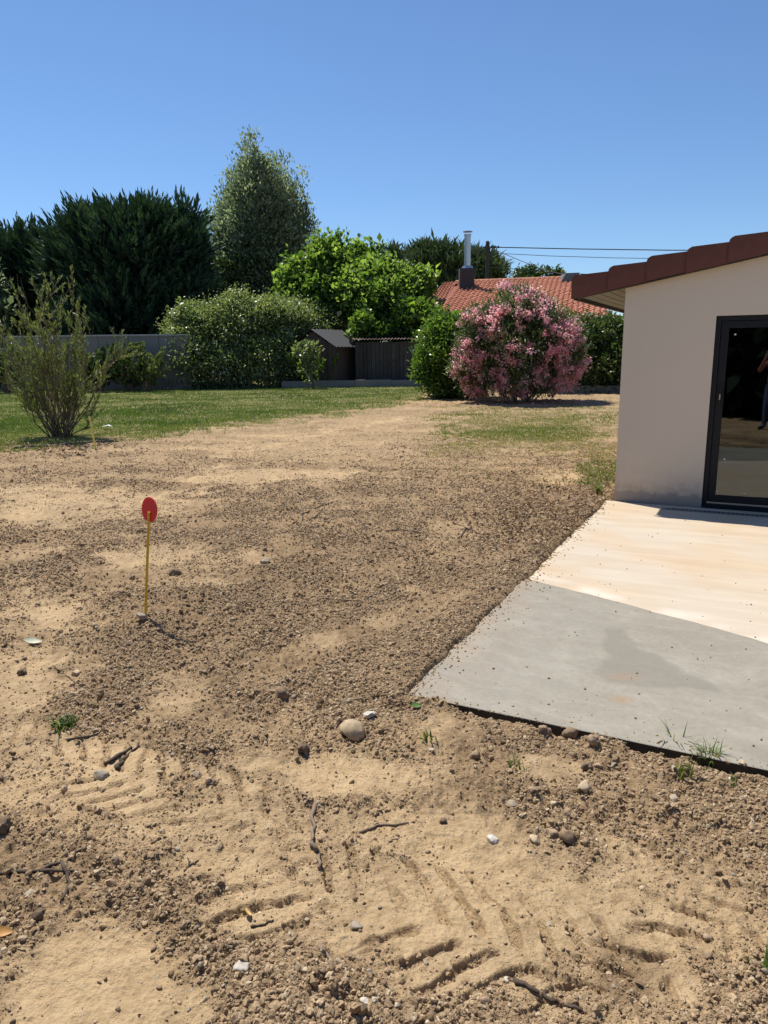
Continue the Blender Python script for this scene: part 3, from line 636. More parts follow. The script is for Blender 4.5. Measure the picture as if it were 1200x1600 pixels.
# ---- tall grey-green poplar with upright stems
def poplar():
    Yp = 56.0; base = np.array([*at(405, 600, Yp)[:2], 0.0]); k = Yp / F / cP
    e = plant("poplar_tree", "tall grey-green poplar with upright stems beside the dark cypress", "tree", base)
    stems = [(377, 208, 26), (405, 222, 24), (438, 232, 24), (352, 262, 22), (462, 262, 22), (478, 300, 18), (338, 315, 18), (418, 270, 34), (392, 262, 34), (440, 330, 36), (365, 340, 34)]
    tb = MB(); root = at(405, 470, Yp); tb.tube([(base[0], base[1], -0.1), root], [0.5, 0.36], 9); lobes = []
    for i, (tx, ty, rw) in enumerate(stems):
        dy = rng.normal() * 1.6; tip = at(tx, ty + 6, Yp) + np.array([0, dy, 0]); fo = root + (rng.normal(size=3) * np.array([.4, .4, .8]))
        ctrl = fo + (tip - fo) * 0.45 + np.array([(tip[0] - fo[0]) * 0.28, 0, 0])
        pts = [fo, fo + (ctrl - fo) * 0.55, ctrl, ctrl + (tip - ctrl) * 0.5, tip]; tb.tube(pts, [0.20, 0.15, 0.11, 0.06, 0.015], 5)
        for j, u in enumerate(np.linspace(0.12, 0.98, 8)):
            q = fo + (tip - fo) * u + (ctrl - (fo + tip) / 2) * math.sin(math.pi * u) * 0.9; rw_ = rw * k * (0.55 + 0.65 * math.sin(math.pi * min(1, u * 0.75 + 0.18))) * (1.15 if u < .65 else .95 if u < .85 else .5)
            lobes.append((q[0] + rng.normal() * 0.3, q[1] + rng.normal() * 0.3, q[2], rw_, rw_, rw_ * 1.9))
            sd = rdir(1)[0]; sd[2] = abs(sd[2]) + 0.8; sd /= np.linalg.norm(sd); tb.tube([q, q + sd * rw_ * 1.4], [0.04, 0.01], 4)
    o = tb.build("trunk", bark_pale, e); o.data.transform(Matrix.Translation(-Vector(base)))
    V, Fq, T = foliage(lobes, 9500, 6, 0.24, 0.24, 0.12, (0.45, 1.0), 0.75, 0.26, core=0.05, lump=0.3)
    np_obj("crown", local(V, base), Fq, L_POP, e, {"tint": T})
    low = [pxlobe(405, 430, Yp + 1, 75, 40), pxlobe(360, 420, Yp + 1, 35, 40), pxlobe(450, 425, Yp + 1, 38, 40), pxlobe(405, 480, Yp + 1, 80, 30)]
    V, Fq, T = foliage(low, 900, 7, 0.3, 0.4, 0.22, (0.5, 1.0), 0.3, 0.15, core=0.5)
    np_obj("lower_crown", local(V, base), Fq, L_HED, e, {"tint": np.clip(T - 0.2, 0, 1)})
poplar()

def broad(name, label, cat, base_px, Yd, px_lobes, mat, n_cl, per, rad, L, Wd, group=None, trunk_r=0.16, sec=8, **kw):
    base = np.array([*at(base_px[0], base_px[1], Yd)[:2], 0.0]); e = plant(name, label, cat, base, group)
    lobes = [pxlobe(x, y, Yd + dy, rx, rz) for (x, y, rx, rz, dy) in px_lobes]
    lobes = [(a, b, max(c, rz * 0.75), rx, ry, rz) for (a, b, c, rx, ry, rz) in lobes]
    main = list(lobes)
    for (a, b, c, rx, ry, rz) in main:
        for _ in range(sec):
            d = rdir(1)[0]; d[2] = abs(d[2]) * 0.9 - 0.15; d = d / np.linalg.norm(d); k = 0.15 + 0.25 * rng.random(); q = 0.88
            lobes.append((a + d[0] * rx * q, b + d[1] * ry * q, max(c + d[2] * rz * q, 0.3), rx * k, ry * k, rz * k * (0.8 + 0.7 * rng.random() * max(d[2], 0))))
    tb = MB(); top = max(l[2] for l in lobes); cx, cy = np.mean([l[0] for l in lobes]), np.mean([l[1] for l in lobes])
    p, r_ = limb((base[0], base[1], -0.1), (cx, cy, top * 0.5), trunk_r, trunk_r * 0.7); tb.tube(p, r_, 7)
    for l in main:
        p, r_ = limb(((base[0] + cx) / 2, (base[1] + cy) / 2, top * 0.28), (l[0], l[1], l[2] + l[5] * 0.3), trunk_r * 0.55, 0.02); tb.tube(p, r_, 5)
    o = tb.build("trunk", bark, e); o.data.transform(Matrix.Translation(-Vector(base)))
    V, Fq, T = foliage(lobes, n_cl, per, rad, L, Wd, **kw)
    V[:, 2] = np.where(V[:, 2] < 0.02, 0.02 + 0.1 * rng.random(len(V)), V[:, 2])
    np_obj("crown", local(V, base), Fq, mat, e, {"tint": T}); return e, lobes, base

# ---- bright leafy trees behind the sheds
broad("leafy_tree", "bright green leafy tree with upright shoots rising behind the garden shed", "tree", (520, 600), 46,
      [(505, 436, 45, 42, 0), (538, 424, 32, 36, 0), (480, 458, 36, 32, -1), (555, 460, 45, 48, 0), (513, 400, 18, 26, 0), (540, 480, 60, 40, 0), (470, 475, 30, 30, 0), (500, 500, 50, 30, 0), (572, 418, 14, 24, 0), (466, 435, 12, 22, 0), (496, 392, 8, 20, 0), (527, 388, 8, 22, 0), (552, 402, 8, 18, 0), (588, 402, 9, 18, 0), (585, 455, 40, 42, 0.5), (562, 428, 24, 28, -.5)], L_FIG, 2300, 8, 0.24, 0.27, 0.17, "bright leafy trees behind the sheds", shell=(0.5, 1.1), lump=0.6, tvar=0.3)
broad("leafy_tree", "rounded bright green leafy tree left of the red tiled roof", "tree", (630, 600), 43,
      [(608, 464, 46, 32, 0), (638, 456, 24, 20, 0), (592, 438, 22, 22, 0), (622, 490, 40, 40, 0), (600, 490, 45, 40, 0), (642, 478, 20, 28, 0), (572, 455, 34, 40, 1), (578, 436, 18, 26, 1), (612, 430, 9, 18, 0), (640, 432, 8, 16, 0), (662, 438, 10, 16, 0), (656, 455, 16, 20, 0)], L_FIG, 1900, 8, 0.22, 0.25, 0.16, "bright leafy trees behind the sheds", shell=(0.5, 1.1), lump=0.6, tvar=0.3)
broad("dark_leafy_shrub", "dark glossy shrub just above the wooden shed beside the round laurel", "shrub", (650, 605), 41.2,
      [(650, 500, 32, 26, 0), (660, 520, 20, 28, 0), (632, 515, 22, 24, 0), (655, 560, 30, 40, 0)], L_LAU, 520, 8, 0.2, 0.24, 0.15)
broad("vine_shrub", "pale yellow-green vine shoots spilling over the shed roofs", "vine", (572, 600), 40.6,
      [(570, 505, 15, 14, 0), (590, 517, 22, 7, 0), (560, 518, 10, 9, 0), (575, 555, 12, 45, .4)], L_LAU, 150, 7, 0.16, 0.22, 0.16, trunk_r=0.05)
# ---- umbrella pine, spire, far trees
broad("umbrella_pine", "dark domed umbrella pine behind the red tiled roof", "tree", (700, 600), 88,
      [(700, 425, 60, 32, 0), (650, 418, 30, 22, 0), (745, 430, 42, 28, 0), (690, 408, 45, 18, 0), (735, 415, 30, 18, 0), (640, 440, 30, 25, 0), (775, 436, 15, 16, 0), (690, 470, 70, 30, 0)], L_PIN, 2000, 8, 0.35, 0.75, 0.16, upb=0.9, shell=(0.6, 1.0), core=0.4)
broad("spire_conifer", "small pointed conifer poking above the bright leafy trees", "tree", (614, 600), 80, [(614, 404, 7, 14, 0), (614, 425, 12, 22, 0), (614, 460, 16, 40, 0)], L_PIN, 300, 8, 0.25, 0.6, 0.14, upb=0.9)
broad("distant_tree", "far rounded treetop above the red roof right of the utility pole", "tree", (826, 600), 110, [(818, 428, 10, 9, 0), (835, 427, 10, 9, 0), (826, 440, 18, 12, 0), (826, 490, 22, 45, 0)], L_HED, 420, 7, 0.3, 0.5, 0.26, "far treetops above the roof", sec=1, core=0.15)
broad("distant_tree", "far small treetop above the red roof next to the brown roof corner", "tree", (866, 600), 110, [(862, 428, 8, 7, 0), (872, 432, 8, 7, 0), (866, 445, 12, 12, 0), (866, 490, 18, 45, 0)], L_HED, 330, 7, 0.3, 0.5, 0.26, "far treetops above the roof", sec=1, core=0.15)
broad("pale_tree", "pale green tree at the left edge beside the dark cypress", "tree", (-30, 600), 44, [(-12, 505, 26, 45, 0), (-45, 470, 40, 60, 0), (-30, 560, 40, 45, 0)], L_POP, 500, 8, 0.25, 0.35, 0.18)
# ---- big silvery shrub mass
broad("silvery_shrub", "large rounded evergreen shrub with silvery leaf tips between wall and shed", "shrub", (390, 607), 38.6,
      [(320, 535, 58, 56, 1), (372, 522, 52, 52, 1.5), (425, 515, 45, 46, 2.5), (470, 520, 44, 44, 4.2), (500, 530, 40, 46, 5), (440, 500, 40, 30, 3), (285, 560, 34, 46, 1), (390, 572, 62, 42, 1), (330, 578, 66, 38, 1), (440, 572, 30, 44, 1.2), (300, 500, 26, 24, 1), (505, 500, 24, 20, 5)],
      L_VIB, 6500, 8, 0.17, 0.135, 0.075, shell=(0.7, 1.05), lump=0.3, droop=0.25)
broad("silvery_shrub", "arching part-bare shrub with pale drooping branch over the small shed", "shrub", (490, 605), 37.4, [(478, 548, 14, 9, 0), (485, 570, 8, 26, 0)], L_VIB, 90, 7, 0.14, 0.18, 0.10, trunk_r=0.06, core=0.1)
# ---- round laurel
broad("laurel_shrub", "rounded dark green laurel bush left of the pink oleander", "shrub", (698, 622), 28.2, [(700, 555, 44, 56, 0), (690, 580, 36, 44, 0), (715, 540, 34, 42, 0.3), (722, 590, 34, 40, 0), (698, 520, 22, 22, 0)], L_LAU, 2100, 8, 0.12, 0.13, 0.07, lump=0.22)
# ---- hedge on the right, behind the oleander and on behind the house
broad("hedge", "dense dark green hedge behind the oleander and the house corner", "hedge", (940, 612), 31.5,
      [(900, 560, 50, 55, 0), (940, 558, 46, 52, 0), (985, 558, 52, 54, 0), (1040, 558, 55, 54, -1), (1100, 558, 60, 54, -2), (925, 580, 60, 40, 0), (980, 585, 60, 40, 0), (905, 520, 30, 20, 0), (960, 516, 28, 18, 0), (860, 560, 45, 50, 1), (1160, 550, 60, 60, -3)], L_HED, 4000, 8, 0.15, 0.15, 0.07, lump=0.25)

# ---- pink oleander
def oleander():
    Yo = 25.6; e, lobes, base = broad("oleander", "big rounded oleander covered in pink blossom", "shrub", (805, 630), Yo,
        [(812, 540, 78, 66, 0), (770, 558, 46, 50, -.2), (858, 550, 46, 50, -.2), (808, 503, 46, 28, 0), (772, 520, 38, 28, -.3), (850, 512, 36, 26, -.2), (742, 578, 26, 34, -.3), (880, 562, 28, 32, -.2), (815, 590, 62, 26, 0)], L_OLE, 2300, 9, 0.13, 0.18, 0.036, trunk_r=0.07, sec=7, lump=0.3, core=0.45)
    n = 1250; P, D = lobe_points(lobes, n * 3, (0.95, 1.08), 0.1, 0.3)
    # blossom in uneven drifts, thin in the middle of the bush
    px, py = to_px(P); keep = (1.4 * fbm(px / 30.0, py / 30.0, 2, 5) + 0.35 * (np.hypot((px - 812) / 105, (py - 545) / 80)) > 0.05) & (P[:, 2] > 0.25)
    P, D = P[keep][:n], D[keep][:n]; n = len(P)
    per = 22; Pk = np.repeat(P, per, 0) + rng.normal(size=(n * per, 3)) * 0.068 * np.repeat(0.5 + rng.random(n), per)[:, None]
    Dk = nrm(np.repeat(D, per, 0) + 0.9 * rdir(n * per)); tt = np.clip(np.repeat(0.5 + 0.18 * rng.normal(size=n), per) + 0.18 * rng.normal(size=n * per), 0, 1)
    V, Fq, T = cards(Pk, Dk, 0.078, 0.07, tt, 0.1, np.tile([-0.3, -0.25, 0.6], (len(Pk), 1)))
    o = np_obj("blossom", local(V, base), Fq, L_PNK, e, {"tint": T}); o["kind"] = "stuff"
    tb = MB()
    for k in range(16):
        a = rng.random() * 6.28; rr_ = 0.25 + 0.3 * rng.random(); q = np.array([base[0] + rr_ * math.cos(a), base[1] + rr_ * math.sin(a), -0.05]); tp = q + np.array([1.5 * math.cos(a), 0.9 * math.sin(a), 1.7 + rng.random()])
        p, r_ = limb(q, tp, 0.03, 0.01); tb.tube(p, r_, 5)
    o = tb.build("stems", bark_pale, e); o.data.transform(Matrix.Translation(-Vector(base))); o["kind"] = "stuff"
    # fallen petals
    m = 500; q = np.stack([base[0] + rng.normal(size=m) * 1.6 + 0.3, base[1] - 0.9 + rng.normal(size=m) * 0.5, np.zeros(m)], 1); q[:, 2] = height(q[:, 0], q[:, 1]) + 0.02
    V, Fq, T = cards(q, nrm(rdir(m) * np.array([1, 1, .15])), 0.06, 0.05, rng.random(m), 0.05, np.tile([0, 0, 1.0], (m, 1)))
    tag(np_obj("fallen_petals", V, Fq, L_PNK, None, {"tint": T}), "scattered pink petals on the ground under the oleander", "petals", None, "stuff")
oleander()

# ---- multi-stemmed shrub at the left
def stem_shrub(name, label, base, hgt, spread, nst, nsub, nleaf, L, Wd, mat, leafmat, tints=(0.5, 0.2), lean=(0, 0), flowers=0):
    e = plant(name, label, "shrub", base); tb = MB(); P = []; D = []
    for k in range(nst):
        a = 2 * math.pi * (k + rng.random()) / nst; sp = spread * (0.25 + 0.75 * rng.random()); hh = hgt * (0.45 + 0.55 * rng.random()) * (1.0 - 0.35 * sp / spread) * 1.15
        q = np.array([0.22 * math.cos(a) * rng.random(), 0.22 * math.sin(a) * rng.random(), -0.03]); tip = np.array([sp * math.cos(a) + lean[0] * hh, sp * math.sin(a) + lean[1] * hh, hh])
        p, r_ = limb(q, tip, 0.015, 0.003, 0.13, 7); tb.tube(p, r_, 5, False)
        for j in range(nsub):
            u = 0.22 + 0.76 * rng.random(); i = min(int(u * 7), 6); s0 = p[i] + (p[i + 1] - p[i]) * (u * 7 - i)
            d = nrm(p[i + 1] - p[i]) ; d = nrm(d + 0.6 * rdir(1)[0] + np.array([0, 0, 0.25])); ln = (0.25 + 0.55 * rng.random()) * hgt * 0.2
            t_ = s0 + d * ln; tb.tube([s0, t_], [0.007, 0.003], 3, False)
            m = nleaf; uu = rng.random(m) ** 0.7; P.append(s0 + (t_ - s0) * uu[:, None]); D.append(nrm(d + 0.75 * rdir(m) + np.array([0, 0, 0.2])))
    tb.build("stems", mat, e)["kind"] = "stuff"
    P = np.concatenate(P); D = np.concatenate(D); n = len(P)
    V, Fq, T = cards(P, D, L * (0.6 + 0.8 * rng.random(n)), Wd, np.clip(tints[0] + tints[1] * rng.normal(size=n) + 0.12 * (P[:, 2] / hgt - 0.5), 0, 1))
    np_obj("foliage", V, Fq, leafmat, e, {"tint": T})["kind"] = "stuff"
    if flowers:
        idx = rng.choice(n, flowers); Pf = np.repeat(P[idx], 10, 0) + rng.normal(size=(flowers * 10, 3)) * 0.03
        V, Fq, T = cards(Pf, rdir(flowers * 10), 0.06, 0.055, np.clip(np.repeat(rng.random(flowers), 10), 0, 1)); np_obj("blossom", V, Fq, L_RED, e, {"tint": T})["kind"] = "stuff"
    return e
bs = on_ground(95, 682)
twigm = mat_plain("grey_brown_twig", (0.17, 0.12, 0.085), 0.9, 0.3, 20)
stem_shrub("twiggy_shrub", "sparse upright shrub with narrow olive leaves and many bare stems on the lawn edge", bs, 3.5, 1.4, 52, 11, 24, 0.085, 0.019, twigm, L_BOT, lean=(0.03, 0))
for (px_, py_, hh, sp, lab, fl_) in ((200, 609, 2.6, 1.3, "rose bush with a few red blooms against the grey garden wall", 16), (230, 610, 2.5, 1.2, "brownish thin-stemmed bush at the right end of the grey wall", 3), (155, 610, 2.3, 1.1, "rose bush by the grey wall behind the olive-leaved shrub", 9), (12, 612, 2.5, 1.4, "dark rose bush with red blooms by the low wall at the left edge", 12)):
    b_ = gp(px_, py_); b_ = np.array([b_[0] * 36.6 / b_[1], 36.6, 0]); stem_shrub("rose_bush", lab, b_, hh, sp, 26, 9, 26, 0.14, 0.07, twigm, L_BOT if fl_ < 5 else L_HED, (0.45, 0.2), (0, 0), fl_)

# ------------------------------------------------------------------ garden walls, sheds
def conc(name, a, b_, joint=0.0):
    m, t, b = new_mat(name); co = objco(t); n1 = noise(t, 0.8, 5, 0.6, co); n2 = noise(t, 14, 5, 0.65, co)
    c = mixc(t, n1.outputs[0], a, b_); c = mixc(t, math_n(t, 'MULTIPLY', n2.outputs[0], 0.45), c, tuple(v * 0.6 for v in a))
    t.links.new(c, b.inputs["Base Color"]); b.inputs["Roughness"].default_value = 0.95; bump(t, b, n2.outputs[0], 0.4, 0.01); return m
wallm = conc("weathered_wall", (0.22, 0.195, 0.17), (0.30, 0.27, 0.24)); copem = conc("coping", (0.40, 0.39, 0.37), (0.52, 0.5, 0.47))
Yw = 38.2
xl, xr = at(18, 600, Yw)[0], at(300, 600, Yw)[0]; ztop = at(130, 526, Yw)[2]
gw = empty("garden_wall", ((xl + xr) / 2, Yw, 0)); tag(gw, "grey block garden wall with pale coping behind the rose bushes", "wall")
npan = 6; pw = (xr - xl) / npan
for k in range(npan):
    MB().box(-(xr - xl) / 2 + k * pw + 0.01, -(xr - xl) / 2 + (k + 1) * pw - 0.01, 0.0 + 0.004 * (k % 2), 0.2, -0.2, ztop).build("wall_panel", wallm, gw)
    MB().box(-(xr - xl) / 2 + k * pw + 0.004, -(xr - xl) / 2 + (k + 1) * pw - 0.004, -0.05, 0.25, ztop + 0.002, ztop + 0.07 + 0.004 * (k % 2)).build("coping_stone", copem, gw, bevel=0.01)
xl2 = at(-260, 600, Yw + 0.3)[0]; z2 = at(10, 546, Yw)[2]
gw2 = empty("garden_wall", ((xl + xl2) / 2, Yw + 0.05, 0)); tag(gw2, "lower grey wall section at the far left edge", "wall")
MB().box(-(xl - xl2) / 2, (xl - xl2) / 2 - 0.01, 0, 0.2, -0.2, z2).build("wall_panel", wallm, gw2); MB().box(-(xl - xl2) / 2, (xl - xl2) / 2 - 0.012, -0.05, 0.25, z2 + 0.002, z2 + 0.07).build("coping_stone", copem, gw2, bevel=0.01)
# low kerb wall in front of the sheds
kx0, kx1 = at(440, 600, 38.4)[0], at(668, 600, 38.4)[0]
kerb = empty("low_wall", ((kx0 + kx1) / 2, 38.4, 0)); tag(kerb, "low mossy kerb wall at the foot of the sheds", "wall")
seg = (kx1 - kx0) / 4
for k in range(4): MB().box(-(kx1 - kx0) / 2 + k * seg + 0.006, -(kx1 - kx0) / 2 + (k + 1) * seg - 0.006, 0, 0.22, -0.1, 0.33 + 0.015 * (k % 3)).build("kerb_stone", wallm, kerb, bevel=0.012)
kerb2 = empty("low_wall", (*at(900, 600, 30.3)[:2], 0), -0.03); tag(kerb2, "low dark wall at the foot of the hedge behind the oleander", "wall")
for k in range(6): MB().box(-2.4 + k * 1.6, -2.4 + k * 1.6 + 1.588, 0, 0.2, -0.1, 0.30 + 0.012 * (k % 2)).build("kerb_stone", wallm, kerb2, bevel=0.012)

def woodm(name, a, b_):
    m, t, b = new_mat(name); co = objco(t); mp = N(t, "ShaderNodeMapping"); mp.inputs["Scale"].default_value = (9, 9, 0.6); t.links.new(co, mp.inputs[0])
    n1 = noise(t, 3, 6, 0.65, mp.outputs[0], 0.3); rnd = N(t, "ShaderNodeObjectInfo").outputs["Random"]
    c = ramp(t, n1.outputs[0], [(0.3, a), (0.7, b_)]); c = mixc(t, math_n(t, 'MULTIPLY', rnd, 0.55), c.outputs[0], tuple(v * 0.55 for v in a))
    t.links.new(c, b.inputs["Base Color"]); b.inputs["Roughness"].default_value = 0.9; bump(t, b, n1.outputs[0], 0.5, 0.01); return m
plankm = woodm("weathered_planks", (0.032, 0.027, 0.023), (0.10, 0.088, 0.076)); brownw = woodm("brown_planks", (0.05, 0.035, 0.025), (0.12, 0.085, 0.06))
rust = mat_plain("rusty_sheet", (0.13, 0.085, 0.06), 0.8, 0.4, 6); greysheet = mat_plain("grey_corrugated", (0.05, 0.05, 0.053), 0.8, 0.25, 5)
def corrugated(x0, x1, pitch, amp, y0, z0, y1, z1, th=0.012):
    n = int((x1 - x0) / pitch * 6); b_ = MB(); V = []
    for i in range(n + 1):
        x = x0 + (x1 - x0) * i / n; dz = amp * math.sin(2 * math.pi * (x - x0) / pitch)
        V += [(x, y0, z0 + dz), (x, y1, z1 + dz), (x, y0, z0 + dz - th), (x, y1, z1 + dz - th)]
    Fs = []
    for i in range(n):
        a = 4 * i; c = a + 4; Fs += [(a, c, c + 1, a + 1), (a + 2, a + 3, c + 3, c + 2), (a, a + 2, c + 2, c), (a + 1, c + 1, c + 3, a + 3)]
    return b_.add(V, Fs)
# plank shed
sx0, sx1 = at(556, 600, 39.2)[0], at(668, 600, 39.2)[0]; sh_h = at(610, 529, 39.2)[2]
shed = empty("wooden_shed", ((sx0 + sx1) / 2, 39.2, 0)); tag(shed, "dark weathered plank shed with a rusty corrugated roof edge", "shed")
sw = sx1 - sx0; npl = 18
for k in range(npl):
    x0 = -sw / 2 + k * sw / npl
    MB().box(x0 + 0.008, x0 + sw / npl - 0.008, 0.01 * ((k * 5) % 3), 0.035 + 0.01 * ((k * 5) % 3), 0.02, sh_h - 0.14 - 0.015 * ((k * 7) % 4)).build("plank", plankm, shed)
MB().box(-sw / 2, sw / 2, 0.06, 2.2, 0.0, sh_h - 0.2).build("shed_body", black, shed)
for zz in (1.25, 0.35): MB().box(-sw / 2 + 1.2, -sw / 2 + 2.3, -0.03, -0.002, zz, zz + 0.07).build("batten", plankm, shed)
MB().box(-sw / 2 + 0.48, -sw / 2 + 0.55, -0.05, -0.003, 0.05, sh_h - 0.35).build("post", plankm, shed)
MB().box(-sw / 2 + 2.22, -sw / 2 + 2.27, -0.045, -0.003, 0.05, sh_h - 0.25).build("post", plankm, shed)
corrugated(-sw / 2 - 0.15, sw / 2 + 0.1, 0.17, 0.028, -0.28, sh_h - 0.03, 2.3, sh_h + 0.18).build("corrugated_roof", rust, shed)
# small gabled shed, turned a little
gs = empty("garden_shed", (at(512, 600, 40.2)[0] , 40.4, 0), math.radians(-30)); tag(gs, "small gabled brown shed with grey corrugated roof overgrown by vine", "shed")
gwid = 2.7; eh, ph = 2.15, 2.95
for k in range(14):
    x0 = -gwid / 2 + k * gwid / 14; xm = x0 + gwid / 28; zt = eh + (ph - eh) * (1 - abs(xm) / (gwid / 2)) - 0.12
    MB().box(x0 + 0.006, x0 + gwid / 14 - 0.006, -1.3, -1.27 + 0.008 * (k % 2), 0.02, zt).build("plank", brownw, gs)
MB().box(-gwid / 2 + 0.01, gwid / 2 - 0.01, -1.26, 1.3, 0.0, eh - 0.05).build("shed_body", brownw, gs)
for sgn in (-1, 1):
    b_ = MB(); n = 54; V = []
    for i in range(n + 1):
        y = -1.5 + 3.0 * i / n; dz = 0.022 * math.sin(y * 2 * math.pi / 0.33); V += [(0, y, ph + dz), (sgn * (gwid / 2 + 0.2), y, eh - 0.12 + dz), (0, y, ph + dz - 0.02), (sgn * (gwid / 2 + 0.2), y, eh - 0.14 + dz)]
    Fs = []
    for i in range(n): a = 4 * i; c = a + 4; Fs += [(a, a + 1, c + 1, c), (a + 2, c + 2, c + 3, a + 3), (a + 1, a + 3, c + 3, c + 1)]
    b_.add(V, Fs); b_.build("roof_sheet", greysheet, gs)
stem_shrub("climbing_vine", "vine with yellow-green leaves trained across the small shed front", np.array([at(497, 600, 38.9)[0], 38.9, 0]), 2.3, 1.5, 9, 7, 12, 0.2, 0.15, twigm, L_LAU, (0.7, 0.2))
# ------------------------------------------------------------------ neighbour's house
def tile_roof_mat():
    m, t, b = new_mat("terracotta_tile"); co = N(t, "ShaderNodeNewGeometry").outputs["Position"]; n1 = noise(t, 1.1, 4, 0.6, co); n2 = noise(t, 7, 4, 0.6, co)
    mv = math_n(t, 'ADD', math_n(t, 'MULTIPLY', n1.outputs[0], 0.4), math_n(t, 'MULTIPLY', n2.outputs[0], 0.6))
    c = ramp(t, mv, [(0.35, (0.28, 0.088, 0.047)), (0.5, (0.43, 0.148, 0.078)), (0.66, (0.55, 0.245, 0.14))])
    t.links.new(c.outputs[0], b.inputs["Base Color"]); b.inputs["Roughness"].default_value = 0.8; return m
terra = tile_roof_mat()
RL, RR_, BR = at(712, 441, 50.6), at(886, 434, 48.6), at(957, 489, 40.4)
RR_[2] = RL[2] = (RR_[2] + RL[2]) / 2
uh = nrm(RR_ - RL); nn = nrm(np.cross(uh, RR_ - BR)); nn = nn if nn[2] > 0 else -nn; vd = np.cross(uh, nn); vd = vd if vd[2] < 0 else -vd
def on_roof(px, py):
    d = ray(px, py); C = np.array([0, 0, H]); return C + d * (((RL - C) @ nn) / (d @ nn))
uvp = [((p - RL) @ uh, (p - RL) @ vd) for p in (RL, RR_, BR, on_roof(680, 498))]
(uL, v0), (uR, v0b), (uBR, vB), (uBL, vBL) = uvp; VB = max(vB, vBL) + 1.0
nh = empty("neighbour_house", (RL[0], RL[1] - 4, 0)); tag(nh, "neighbouring house with red clay tile roof, steel flue and dark chimney", "house"); NHo = np.array(nh.location)
def edge_l(v): return uL + (uBL - uL) * v / vBL
def edge_r(v): return uR + (uBR - uR) * v / vB
hw = conc("ochre_wall", (0.42, 0.27, 0.17), (0.5, 0.33, 0.22))
cor = [RL + uh * edge_l(v) * 1 + vd * v if s_ == 0 else RL + uh * edge_r(v) + vd * v for v, s_ in ((0, 0), (0, 1), (VB, 1), (VB, 0))]
cor = [c - nn * 0.05 - NHo for c in cor]; back = [cor[0] + np.array([0, 9, -2.6]), cor[1] + np.array([2, 9, -2.6])]
rf = MB().add([*cor, *[c - np.array([0, 0, .15]) for c in cor]], [(0, 1, 2, 3), (4, 7, 6, 5), (0, 4, 5, 1), (1, 5, 6, 2), (2, 6, 7, 3), (3, 7, 4, 0)]).build("roof", mat_plain("roof_underlay", (0.25, 0.08, 0.05), 0.9), nh)
MB().add([cor[0], cor[1], back[1], back[0]], [(0, 1, 2, 3)]).build("rear_roof", terra, nh)
cx_ = [c + vd * -0.8 for c in (cor[2], cor[3])]
i2, i3 = cor[2] - vd * 0.7 - uh * 0.5 , cor[3] - vd * 0.7 + uh * 0.5; i2[2] -= 0.2; i3[2] -= 0.2
MB().add([(i3[0], i3[1], 0), (i2[0], i2[1], 0), (i2[0], i2[1] + 9, 0), (i3[0], i3[1] + 9, 0), i3, i2, i2 + np.array([0, 9, 0]), i3 + np.array([0, 9, 0])],
         [(0, 3, 2, 1), (4, 5, 6, 7), (0, 1, 5, 4), (1, 2, 6, 5), (2, 3, 7, 6), (3, 0, 4, 7)]).build("wall", hw, nh)
PU, PV = 0.30, 0.38
prof = [(0.0, 0.0), (0.10, 0.0), (0.14, 0.05), (0.20, 0.085), (0.26, 0.05), (0.30, 0.005)]
def tile_geo():
    V = []; 
    for (vv, lift) in ((0.0, 0.0), (0.44, 0.035)):
        for (a, hgt_) in prof: V.append((a, vv, hgt_ + lift))
    for (a, hgt_) in prof: V.append((a, 0.44, hgt_ + 0.01))
    n = len(prof); Fs = [(i, i + 1, n + i + 1, n + i) for i in range(n - 1)] + [(n + i, n + i + 1, 2 * n + i + 1, 2 * n + i) for i in range(n - 1)]
    return np.array(V), Fs
TV, TF = tile_geo(); B3 = np.stack([uh, vd, nn])
tme = bpy.data.meshes.new("tile"); tme.from_pydata([tuple(v) for v in TV @ B3], [], TF); tme.materials.append(terra)
cells = []
for r_ in range(int(VB / PV)):
    v = r_ * PV
    for c_ in range(-40, 80):
        u = c_ * PU
        if edge_l(v) - 0.02 <= u and u + PU <= edge_r(v) + 0.1: cells.append((u, v))
def vis_rank(c):
    p = RL + uh * (c[0] + .15) + vd * (c[1] + .2); px, py = to_px(p[None]); px, py = px[0], py[0]
    hid = (py > 470 + 0.22 * abs(px - 812)) and 715 < px < 920 or py > 492
    return (1 if hid or px > 960 else 0, np.linalg.norm(p))
cells.sort(key=vis_rank)
rest = MB()
for i, (u, v) in enumerate(cells):
    p = RL + uh * u + vd * v - NHo
    if i < 300:
        o = bpy.data.objects.new("tile", tme); link(o, rf); o.location = p + nn * (0.006 * ((i * 13) % 4))
    else: rest.add((TV @ B3) + p, TF)
rest.build("tiles", terra, rf)["kind"] = "stuff"
# ridge tiles
for k in range(int((uR - uL) / 0.42)):
    a = RL + uh * (k * 0.42) - NHo; ring = []
    V = []
    for du, ra in ((0, 0.13), (0.45, 0.15)):
        for q in range(6):
            an = math.pi * q / 5; V.append(a + uh * du + vd * (0.0 + ra * math.cos(an)) + np.array([0, 0, ra * math.sin(an) * 0.8 + 0.01]))
    MB().add(V, [(q, q + 1, q + 7, q + 6) for q in range(5)]).build("ridge_tile", terra, rf, smooth=True)
